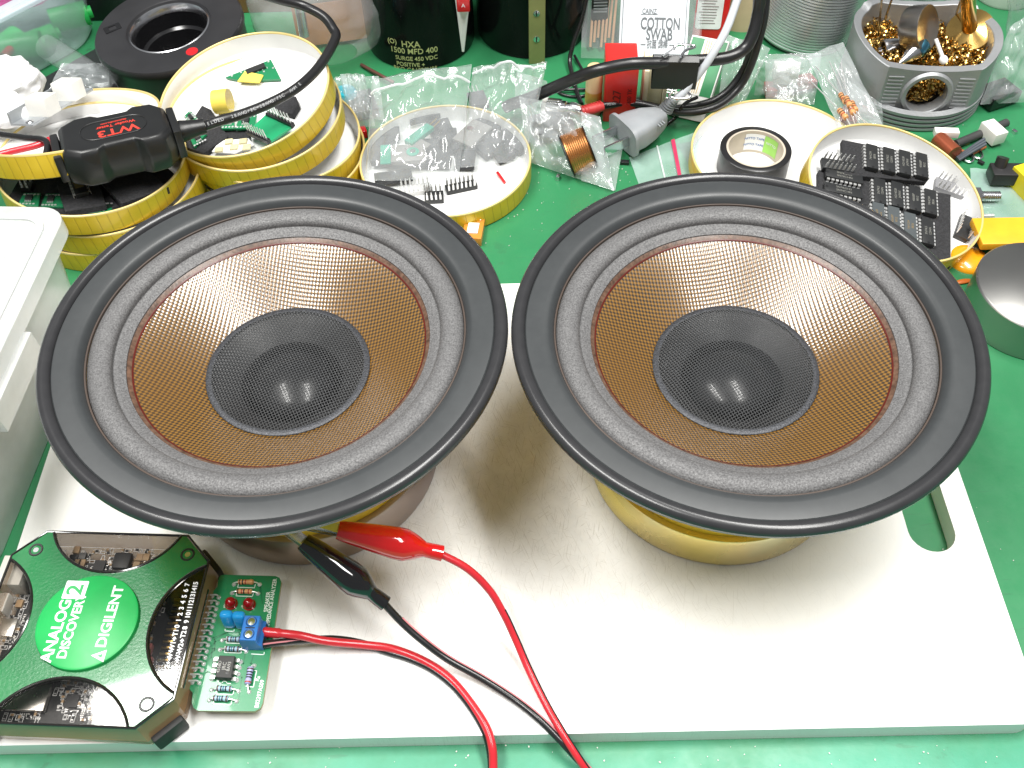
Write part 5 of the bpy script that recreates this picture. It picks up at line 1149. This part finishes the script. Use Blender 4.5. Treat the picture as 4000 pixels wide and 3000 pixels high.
# small bag with red line
fb = thing('plastic_bag', 'small flat clear bag with a red line, in front of the tape lid', 'plastic bag', tuple(c3(1320, 1400, BZ)), 0, 'clear plastic bags')
FA, FB_, FC, FD = c3(1010, 1360, BZ+.6), c3(1120, 1660, BZ+.6), c3(1700, 1600, BZ+1.2), c3(1640, 1120, BZ+3)
part('film', MB().sheet(20, 14, lambda u, v: FA.lerp(FD, u).lerp(FB_.lerp(FC, u), v)+Vector((0, 0, .7*abs(mnoise.noise(Vector((u*5, v*4, 2))))))), M_film('teal-grey film', .60, (.55, .72, .68), .2, .08, 60), fb, world=True)
def fl(u0, u1, m, h): part('stripe', MB().sheet(2, 14, lambda u, v: FA.lerp(FD, u0+(u1-u0)*u).lerp(FB_.lerp(FC, u0+(u1-u0)*u), v)+Vector((0, 0, h))), m, fb, world=True)
fl(.57, .62, M_('magenta stripe', (.45, .03, .09), .4), 1.1); fl(.37, .39, ZIP, 1.0)
slab_ = blk('dark_chip', 'dark item under the small flat bag, beside the tape lid', 'component', c3(1560, 1350, BZ+.1), (10, 24, 1.2), (0, 0, .25), M_('dark part', (.035, .036, .04), .5))
# amber connector
oc = thing('fuse_holder', 'small clear and amber connector on the mat between the woofers', 'connector', tuple(at(1855, 900, BZ)), R(-8))
part('base', MB().box((0, -4, 3), (11, 17, 6), ch=.6), M_('amber plastic', (.60, .22, .035), .25, coat=.5), oc); part('glass', MB().cyl((0, 6, 5.4), (0, 13, 5.4), 5, n=20), M_film('clear pot', .7), oc); part('spring', MB().box((0, 3.5, 6.3), (7.5, 4, 1), ch=.2), STEEL, oc); part('insert', MB().box((0, -5, 6.4), (6, 8, .8)), WHITEP, oc)

# ================================================================== solder reel, piston
def c5(x, y, z): return at(3000+.4521*x, .4521*y, z)
SOLD = M_('solder wire', (.74, .75, .77), .34, .8)
def reel(label, c, r, rot, turns=44, pitch=2.05):
    t_ = thing('solder_reel', label, 'reel', c, rot); pts = [(r*cos(2*pi*i/48), r*sin(2*pi*i/48), 2+pitch*i/48) for i in range(48*turns)]
    part('wire', MB().tube(pts, pitch*.5, 6), SOLD, t_); part('core', MB().lathe([(r-1, .5), (r-1, 2+pitch*turns), (8, 2+pitch*turns)], 48), M_('grey reel core', (.30, .30, .31), .5), t_); return t_
reel('large reel of silver solder wire beside the piston', (203, 595, BZ), 31, (R(3), R(6), 0), 34)
reel('silver reel half hidden behind the piston', (292, 640, BZ), 28, (0, 0, 0), 30)
wb = thing('white_bottle', 'white plastic bottle behind the piston', 'bottle', (352, 630, BZ)); part('body', MB().lathe([(19, 0), (20, 2), (20, 60), (12, 75), (12, 90)], 40), WHITEPL, wb)
t = NT('cast aluminium'); nn_ = t.noise(500, 4, .6)
t.set(Base__Color=t.mix(t.ramp(t.noise(20, 4), [(.3, 0.0), (.7, 1.0)]), (.30, .31, .32), (.42, .43, .44)), Metallic=.7, Roughness=.55); t.bump(nn_, .5, .0004); ALU = t.m
psn = thing('piston', 'old grey piston used as a holder for brass wool and tips', 'piston', (257, 527, BZ), R(-6))
def clipc(r, fy, by, n=96):
    out = []
    for i in range(n):
        a = 2*pi*i/n; x, y = r*cos(a), r*sin(a)
        out.append((x, max(-fy, min(by, y))))
    return out
part('crown', MB().lathe([(.05, .3), (43, .3), (44, .8), (44, 2.2), (42.4, 2.3), (42.4, 3.6), (44, 3.7), (44, 5.2), (42.4, 5.3), (42.4, 6.6), (44, 6.7), (44, 8.2), (42.4, 8.3), (42.4, 9.6), (44, 9.7), (44, 11.5), (40, 12)], 96), ALU, psn)
oo_, ii_ = clipc(43.5, 34, 36), clipc(38.5, 28.5, 31)
def zr(x, y): return 36 + 7*(abs(x)/43)**2.4 + (3 if y > 25 else 0)
n = len(oo_); vs = [(x, y, 11) for x, y in oo_]+[(x, y, zr(x, y)) for x, y in oo_]+[(x, y, zr(x, y)) for x, y in ii_]+[(x, y, 11) for x, y in ii_]
HR = 11.8; HZ = 20.5
skip = lambda i: oo_[i][1] <= -33.9 and oo_[(i+1) % n][1] <= -33.9
part('skirt', MB().add(vs, [(k*n+i, k*n+(i+1) % n, (k+1)*n+(i+1) % n, (k+1)*n+i) for k in range(3) for i in range(n) if not (skip(i) and k in (0, 2))]), ALU, psn, fix=True, bevel=.5)
xs = [p[0] for i, p in enumerate(oo_) if p[1] <= -33.9]; x0, x1 = min(xs), max(xs)
mbf = plate([(x0, 4), (x1, 4), (x1, zr(x1, -34)), (x1*.6, zr(x1*.6, -34)), (x1*.3, 36), (x0*.3, 36), (x0*.6, zr(x0*.6, -34)), (x0, zr(x0, -34))], [arc(0, HZ, HR, 0, 2*pi, 40)[:-1]], -34, -28.6); Mf = Matrix.Rotation(pi/2, 4, 'X'); 
mbf.v = [Vector((v.x, v.z, v.y)) for v in mbf.v]; part('front_wall', mbf, ALU, psn, fix=True)
part('pin_boss', MB().lathe([(HR, -6), (HR, 1.6), (HR+.6, 2.2), (HR+2.4, 2.2), (HR+3.4, .2)], 48, M=Matrix.Translation((0, -34, HZ)) @ Matrix.Rotation(pi/2, 4, 'X')), ALU, psn)
for sx_ in (-1, 1):
    for i in range(10): part('cast_rib', MB().box((sx_*20.5, -34.2, 9+2.5*i), (9, .8, .9), ch=.2), ALU, psn)
part('oil_hole', MB().lathe([(.02, .3), (1.2, .3)], 14, M=Matrix.Translation((-4, -27, 13))), BLACK, psn)
BRASS = M_('brass swarf', (.60, .40, .13), .22, 1.0)
random.seed(21); wool = MB()
def curl(c, s):
    a0 = random.uniform(0, 6.28); tilt = Euler((random.uniform(0, 3), random.uniform(0, 3), random.uniform(0, 6))).to_matrix(); m = random.randint(7, 13); w_ = random.uniform(.35, .7); vs = []
    rr = random.uniform(1.2, 3.2)*s; pit = random.uniform(.4, 1.2)
    for i in range(m):
        a = a0+i*.62; q = Vector((rr*cos(a), rr*sin(a), pit*(i-m/2))); u = Vector((cos(a)*.5, sin(a)*.5, 1)).normalized()*w_
        vs += [c+tilt @ (q-u), c+tilt @ (q+u)]
    wool.add(vs, [(2*i, 2*i+1, 2*i+3, 2*i+2) for i in range(m-1)])
k = 0
while k < 2600:
    x, y = random.uniform(-37, 37), random.uniform(-27, 29)
    if math.hypot(x, y) > 37: continue
    curl(Vector((x, y, random.uniform(17, 25+5*(abs(x) > 14)))), 1.0); k += 1
for _ in range(160): curl(Vector((random.uniform(-8, 5), random.uniform(-29, -24), random.uniform(13, 24))), .8)
bw = part('brass_wool', wool, BRASS); bw.location = psn.location; bw.rotation_euler = psn.rotation_euler
tag(bw, 'tangle of golden brass wool filling the grey piston', 'brass wool', None, 'stuff')
def inP(x, y, z): return lframe(psn) @ Vector((x, y, z))
# metal cup, tips, swab, brass stand in the wool
DKM = M_('tarnished steel', (.42, .39, .36), .3, 1.0)
def lathe_thing(name, label, cat, p0, p1, prof, mat, partname='body', n=28):
    """lathe profile (r, fraction) along p0 -> p1"""
    d = p1-p0; M = frame(Vector((0, 0, 0)), d, Vector((.3, 1, .2))) @ Matrix.Rotation(pi/2, 4, 'Y'); L = d.length
    t_ = thing(name, label, cat, p0); part(partname, MB().lathe([(r, f*L) for r, f in prof], n, M=M), mat, t_); return t_, M, L
def onp(x, y, h):   # photograph crop position at height h above the bench
    return c5(x, y, BZ+h)
lathe_thing('metal_cup', 'large polished steel cup stuck in the brass wool', 'cup', onp(1195, 250, 40), onp(1385, 240, 46), [(.05, 0), (9, .02), (12.5, .1), (13.4, .3), (13.4, .98), (13, 1), (12.4, .98), (.05, .93)], DKM)
lathe_thing('iron_tip', 'conical soldering tip with blue band pointing to the front', 'soldering tip', onp(1130, 555, 30), onp(1340, 385, 36), [(.3, 0), (1, .02), (5.2, .62), (5.6, .66), (5.6, .86), (4, .9), (4, 1), (.05, 1)], STEEL)
q, M, L = lathe_thing('tip_collar', 'blue anodised collar on the conical soldering tip', 'collar', onp(1265, 446, 33.9), onp(1340, 385, 36), [(5.7, 0), (5.9, .1), (5.9, .9), (5.7, 1)], M_('blue anodised', (.10, .30, .42), .25, 1.0))
lathe_thing('iron_tip', 'hollow-ended steel soldering tip lying at the left of the wool', 'soldering tip', onp(985, 415, 32), onp(1200, 372, 32), [(3, .1), (3.8, 0), (4.8, 0), (5, .1), (4.2, .5), (2.6, 1), (.05, 1)], STEEL)
lathe_thing('cotton_swab', 'white cotton swab stuck in the brass wool', 'swab', onp(1530, 555, 31), onp(1450, 335, 42), [(.05, 0), (1.8, .03), (2.6, .12), (2.4, .25), (1.2, .33), (1.1, 1)], M_('white cotton', (.80, .79, .76), .9))
lathe_thing('brass_stand', 'round brass-coloured tip cleaner with stem at the right of the wool', 'tip cleaner', onp(1745, 300, 30), onp(1725, -60, 70), [(.05, 0), (13, 0), (14.5, .05), (14.5, .09), (13.8, .13), (4.6, .19), (4.4, .3), (4.2, 1)], M_('gold lacquered brass', (.78, .50, .16), .18, 1.0))
for i, (x, y, x2) in enumerate(((950, 320, 985), (1000, 200, 1080), (1610, 170, 1680))):
    a_, b_ = onp(x, y, 26), onp(x2, -40, 70); t_ = thing('wire_pick', ['leftmost thin steel wire sticking up from the brass wool', 'slanted thin steel wire left of the metal cup', 'thin steel wire beside the brass tip cleaner'][i], 'wire', a_, 0, 'wires in the brass wool'); part('wire', MB().cyl(a_, b_, .7, n=8), DKM, t_, world=True)

# bags and odds at the right
bag('clear bag of orange resistors leaning toward the chip lid', [c5(620, 1130, 4), c5(990, 1080, 4), c5(650, 360, 22), c5(340, 480, 20)], 12.2, 4, 3, (), FILM2)
bag('clear bag of white terminal blocks between the solder reel and the tape lid', [c5(-20, 880, 0), c5(400, 900, 0), c5(460, 460, 20), c5(-20, 470, 20)], 15.2, 6, 4, (), FILM2)
bag('crumpled clear bag edge right of the green carton', [c3(1770, 1000, -4), c3(2000, 900, 0), c3(2230, 420, 22), c3(1850, 300, 24)], 17.5, 5, 5, (), FILM2)
bag('clear bag with a black part at the right of the piston', [c5(1830, 900, -4), c5(2240, 880, -6), c5(2230, 130, 40), c5(2080, 240, 36)], 19.5, 5, 4, (), FILM2)
blk('black_part', 'black part at the bottom of the bag right of the piston', 'component', c5(1960, 860, -9), (22, 16, 8), (0, 0, .4), BLACKG)
for i, (x, y) in enumerate(((100, 680), (190, 680))): blk('terminal', ['left white terminal block in the bag beside the solder reel', 'right white terminal block in the bag beside the solder reel'][i], 'terminal block', c5(x, y, 0), (9, 12, 9), (0, 0, -.1-.2*i), WHITEPL, 'white terminal blocks in the bag')
for i, (x, y, m) in enumerate(((60, 800, RED), (300, 740, M_('dull red part', (.30, .03, .03), .5)), (130, 800, M_('dark part', (.035, .036, .04), .5)), (900, 950, M_('dull red part', (.30, .03, .03), .5)), (690, 1040, M_('dull red part', (.30, .03, .03), .5)))):
    blk('red_part', ['red part at the left in the bag beside the solder reel', 'dull red part at the right in the bag beside the solder reel', 'dark part below the white terminal blocks', 'dull red part beside the orange resistors', 'dull red part below the orange resistors'][i], 'component', c5(x, y, -8), (14, 10, 5), (0, 0, .3*i), m)
oo5 = [(.2, BANDB), (.4, BANDK), (.6, BANDR)]
for i, (x, y, a, b) in enumerate(((645, 985, (715, 1090), (360, 690)), (650, 850, (760, 1090), (410, 570)), (690, 880, (800, 1085), (530, 530)), (740, 920, (850, 1080), (575, 545)), (720, 945, (880, 1075), (630, 540)))):
    z_ = 15+1.5*(i % 3); d_ = (c5(*a, z_)-c5(*b, z_)).normalized(); p = c5(x, y, z_)
    t_ = thing('resistor', ['lowest of the five orange resistors in the bag beside the piston', 'leftmost upper orange resistor in the bag beside the piston', 'orange resistor second from left in the bag beside the piston', 'rightmost orange resistor in the bag beside the piston', 'middle orange resistor crossing the others in the bag beside the piston'][i], 'resistor', p, 0, 'orange resistors in the bag')
    AZs = AZ; L_ = 9
    M = frame(p-d_*L_/2, d_, Vector((0, 0, 1)).cross(d_)) @ Matrix.Rotation(pi/2, 4, 'Y'); rad = 1.5
    rb = part('body', MB().lathe([(.02, 0), (rad, .4), (rad*1.15, 1), (rad*1.15, 2.2), (rad, 2.8), (rad, 6.2), (rad*1.15, 6.8), (rad*1.15, 8), (rad, 8.6), (.02, 9)], 14, M=M), ORB, t_, world=True)
    for f, m in oo5: part('colour_band', MB().lathe([(rad*1.18, L_*f-.3), (rad*1.18, L_*f+.3)], 14, M=M), m, rb, world=True)
    part('lead', MB().cyl(p-d_*4, c5(*b, z_+4), .32, n=6).cyl(p+d_*4, c5(*a, z_-2), .32, n=6), TIN, t_, world=True)
# connector with wires, copper bits
wcn = thing('wire_connector', 'small white plug with three dark wires on the mat', 'connector', c5(1920, 1190, -8), (0, 0, R(-70)))
part('shell', MB().box((0, 0, 4), (14, 9, 8), ch=.5), WHITEPL, wcn)
for i in range(3): part('wire', MB().tube(curve_pts([c5(1870+6*i, 1200+22*i, -4), c5(1760, 1270+22*i, -6), c5(1630+8*i, 1365+10*i, -8)], 8), .95, 8), M_('slate wire', (.06, .07, .085), .35), wcn, world=True)
cable('shrink_tube', 'dark shrink tube lying behind the white plug', [c5(1620, 1245, -7), c5(1850, 1150, -7), c5(2060, 1060, -7)], 2.6, M_('dark shrink sleeve', (.045, .045, .045), .5), 'tube')
cpr = lathe_thing('copper_spool', 'small copper winding lying at the foot of the piston', 'coil', c5(1470, 1200, -5), c5(1610, 1330, -5), [(.05, 0), (5, 0), (5, 1), (.05, 1)], M_('red copper', (.45, .12, .06), .25, .7))
blk('white_clip', 'white plastic clip at the foot of the piston', 'clip', c5(1530, 1170, -4), (14, 5, 4), (0, 0, -.1), WHITEPL)
for i, (x, y) in enumerate(((1720, 1370), (1800, 1340))): 
    t_ = thing('ring_terminal', ['left bright ring terminal in front of the white plug', 'right bright ring terminal in front of the white plug'][i], 'terminal', c5(x, y, BZ+.2), 0, 'ring terminals'); part('loop', MB().tube([(3*cos(a), 4.5*sin(a), 1) for a in [2*pi*k/16 for k in range(16)]], .7, 6, closed=True), STEEL, t_)
cable('brown_wire', 'thin brown wire curling in front of the white plug', [c5(1640, 1290, -8), c5(1700, 1310, -9), c5(1760, 1330, -9.5), c5(1880, 1270, -9.5)], .8, M_('brown sheath 2', (.30, .09, .03), .4), 'wire')
def c6(x, y, z): return at(3500+.482*x, 700+.482*y, z)
fbq = thing('plastic_bag', 'flat clear bag holding a screw at the right edge', 'plastic bag', tuple(c6(800, 160, BZ)), 0, 'clear plastic bags')
G = [c6(620, 330, BZ+.5), c6(1060, 330, BZ+.5), c6(1040, -60, BZ+3), c6(600, -90, BZ+3)]
part('film', MB().sheet(16, 14, lambda u, v: G[0].lerp(G[1], u).lerp(G[3].lerp(G[2], u), v)+Vector((0, 0, 1.5*abs(mnoise.noise(Vector((u*5, v*4, 7))))))), M_film('teal-grey film', .55), fbq, world=True)
sc_ = thing('machine_screw', 'bright threaded screw beside the chip lid', 'screw', c6(760, 140, BZ+5)); a_, b_ = c6(672, 138, BZ+5), c6(842, 140, BZ+4.5)
part('thread', MB().lathe([(3.0 if i % 2 else 2.5, i*.6) for i in range(int((b_-a_).length/.6))], 16, M=frame(a_, b_-a_, (0, 1, 0)) @ Matrix.Rotation(pi/2, 4, 'Y')), STEEL, sc_, world=True); part('head', MB().cyl(a_-(b_-a_).normalized()*3, a_, 5, n=6), STEEL, sc_, world=True)
s2 = thing('small_rod', 'thin dark-banded rod lying below the screw', 'rod', c6(730, 300, BZ+1.5)); part('rod', MB().cyl(c6(680, 300, BZ+1.5), c6(790, 296, BZ+1.5), 1.2, n=10), TIN, s2, world=True)
bar = thing('black_bar', 'flat black plastic bar reaching in from the right edge', 'bar', c5(2100, 1600, BZ), R(-4)); part('bar', MB().box((14, 0, 8), (58, 11, 8), ch=.8), M_('satin black bar', (.02, .019, .02), .4), bar); part('peg', MB().cyl((-10, 2, 9), (-9, 5, 16), 3.4, n=18), M_('satin black bar', (.02, .019, .02), .4), bar)
ye = thing('yellow_box', 'yellow and black printed box at the right edge', 'box', c6(1110, 210, BZ), R(20)); part('box', MB().box((8, 0, 7), (24, 40, 14), ch=.5), M_('yellow print', (.70, .58, .02), .4), ye)
for i in range(3): part('print', MB().box((-1+5*i, -6+6*i, 14.1), (3, 18, .2)), BLACK, ye)
YT = M_('orange yellow plastic', (.78, .40, .02), .4)
o0 = c6(870, 415, 2); orl = thing('orange_strap', 'broad orange-yellow plastic strap at the right edge behind the steel cylinder', 'strap', (o0.x+5, o0.y, BZ), R(-1))
part('strap', MB().box((14, 0, 10.2), (66, 20.5, 4.6), ch=.9), YT, orl); part('holder', MB().box((18, 1, 4), (50, 15, 7.8), ch=.6), BLACK, orl)
dc = c6(580, 655, BZ); dmc = thing('orange_button', 'shallow orange domed button on the mat beside the steel cylinder', 'button', (dc.x, dc.y, BZ)); part('dome', MB().lathe([(.05, 4.4), (5, 4.0), (9, 2.7), (10.6, 1.2), (10.8, 0)], 40), M_('orange enamel', (.80, .33, .01), .25, coat=.5), dmc)
ob = c6(545, 828, BZ+.8); obt = thing('orange_scrap', 'orange plastic scrap on the mat below the orange button', 'scrap', ob, R(10)); part('scrap', MB().ball((0, 0, 0), 5, 1.6, .8, 16, 8), M_('burnt orange', (.45, .11, .015), .35), obt)
t = NT('brushed steel'); sx = t.n.new('ShaderNodeSeparateXYZ'); t.link(t.co(), sx.inputs[0])
t.set(Base__Color=(.40, .395, .38), Metallic=1.0, Roughness=t.ramp(t.noise(14, 4), [(.3, .30), (.7, .42)])); t.bump(t.noise(600, 3), .12, .0001); BRUSH = t.m
cyl_ = thing('steel_cylinder', 'short polished steel cylinder at the right edge', 'metal block', (266.5, 333.5, BZ)); part('body', MB().lathe([(30.8, 0), (31.6, .5), (31.6, 21), (30.9, 21.8), (30.6, 22), (.05, 22)], 96), BRUSH, cyl_)
# crumbs of solder and dust on the mat and board
random.seed(9); cr = MB()
for _ in range(170):
    px, py = random.choice(((random.uniform(3600, 3960), random.uniform(1000, 2600)), (random.uniform(2100, 2700), random.uniform(640, 800)), (random.uniform(3650, 3990), random.uniform(450, 1100)), (random.uniform(800, 4000), random.uniform(2910, 3000)), (random.uniform(1850, 2150), random.uniform(700, 1080))))
    p = at(px, py, BZ+.2); s_ = random.uniform(.15, .5); cr.box((p.x, p.y, p.z), (s_, s_*1.4, s_), rz=random.uniform(0, 3))
tag(part('crumbs', cr, M_('light crumbs', (.55, .55, .50), .5, .2)), 'scattered crumbs of solder and dust on the green mat', 'crumbs', None, 'stuff')

# dark clutter at the very back
WOOD = M_('brown board', (.26, .12, .045), .5, 0, .3, 25)
bk = thing('wooden_board', 'brown wooden board standing at the back behind the clear pouch', 'board', (-135, 640, BZ)); part('board', MB().box((0, 0, 40), (150, 10, 80), ch=1), WOOD, bk)
bk = thing('dark_case', 'dark case at the back behind the tall capacitors', 'case', (-2, 665, BZ)); part('case', MB().box((0, 0, 45), (100, 30, 90), ch=2), BLACK, bk)
bk = thing('dark_case', 'dark case at the back between the reels and the piston', 'case', (275, 676, BZ)); part('case', MB().box((0, 0, 45), (330, 30, 90), ch=2), BLACK, bk)
bk = thing('dark_case', 'dark case at the back behind the black ring', 'case', (-255, 640, BZ)); part('case', MB().box((0, 0, 40), (78, 20, 80), ch=2), BLACK, bk)

bag('crumpled clear bag with a cyan cap between the lid stack and the zip bag', [c4(60, 860, -6), c4(320, 800, -6), c4(200, 260, 6), c4(-60, 240, 10)], 23.1, 5, 6, (), FILM2)
cy_ = c4(-10, 390, 2); cyt = thing('cyan_cap', 'bright cyan bottle cap beside the gold lid stack', 'bottle cap', (cy_.x, cy_.y, BZ)); part('shell', MB().lathe([(7, 0), (7, 9), (6, 10.5), (.05, 10.6)], 28), M_('cyan plastic', (.02, .50, .62), .35), cyt)
blk('dark_part', 'dark part in the crumpled bag beside the gold lid stack', 'component', c4(190, 620, BZ+1), (16, 22, 6), (0, 0, .3), M_('dark part', (.035, .036, .04), .5))
blk('red_bead', 'tiny red part beside the middle gold lid', 'component', c4(180, 915, BZ+.3), (6, 6, 5), (0, 0, .3), RED)

bag('wrinkled clear bag behind the tape lid and below the solder reel', [c5(-120, 820, -6), c5(330, 760, -6), c5(380, 500, 14), c5(-80, 520, 16)], 27.3, 6, 7, (), FILM2)
bag('clear bag draped against the foot of the piston', [c5(620, 1090, -8), c5(1000, 1100, -8), c5(980, 900, 4), c5(700, 700, 14)], 29.7, 4, 5, (), FILM2, 18, 16)
bag('wrinkled clear bag at the upper left before the black ring', [at(180, 370, 4), at(430, 350, 0), at(420, 250, 10), at(240, 250, 14)], 31.9, 4, 5, (), FILM2, 18, 16)
bag('clear bag standing at the right edge above the piston', [c5(2060, 300, 10), c5(2240, 260, 10), c5(2240, -30, 45), c5(2080, -30, 45)], 35.0, 4, 4, (), FILM2, 16, 16)

# loose odds filling the gaps on the mat
random.seed(31)
bag('crumpled clear bag filling the gap before the tall capacitors', [at(1290, 430, -8), at(1500, 470, -8), at(1480, 300, 2), at(1310, 300, 4)], 41.0, 5, 6, (), FILM2, 24, 22)
bag('loose clear bag behind the coil bag and beside the thin cable', [c3(20, 1000, -6), c3(330, 900, -6), c3(300, 700, 8), c3(40, 620, 12)], 44.0, 5, 6, (), FILM2, 24, 22)
for i, (px, py, m, lb_) in enumerate(((3960, 520, STEEL, 'bright metal offcut beside the bag right of the piston'), (3830, 640, BLACK, 'small black offcut on the mat right of the white plug'), (3770, 560, M_('copper', (.70, .30, .12), .3, 1.0), 'copper offcut on the mat behind the white plug'), (2440, 640, BLACK, 'small black foam crumb on the mat before the grey plug'), (2180, 700, STEEL, 'tiny bright offcut on the mat right of the middle gold lid'), (3920, 700, WHITEPL, 'small white offcut above the screw bag'))):
    blk('offcut', lb_, 'offcut', at(px, py, BZ), (random.uniform(3, 7), random.uniform(2, 4), random.uniform(1.5, 3)), (0, 0, random.uniform(0, 3)), m)
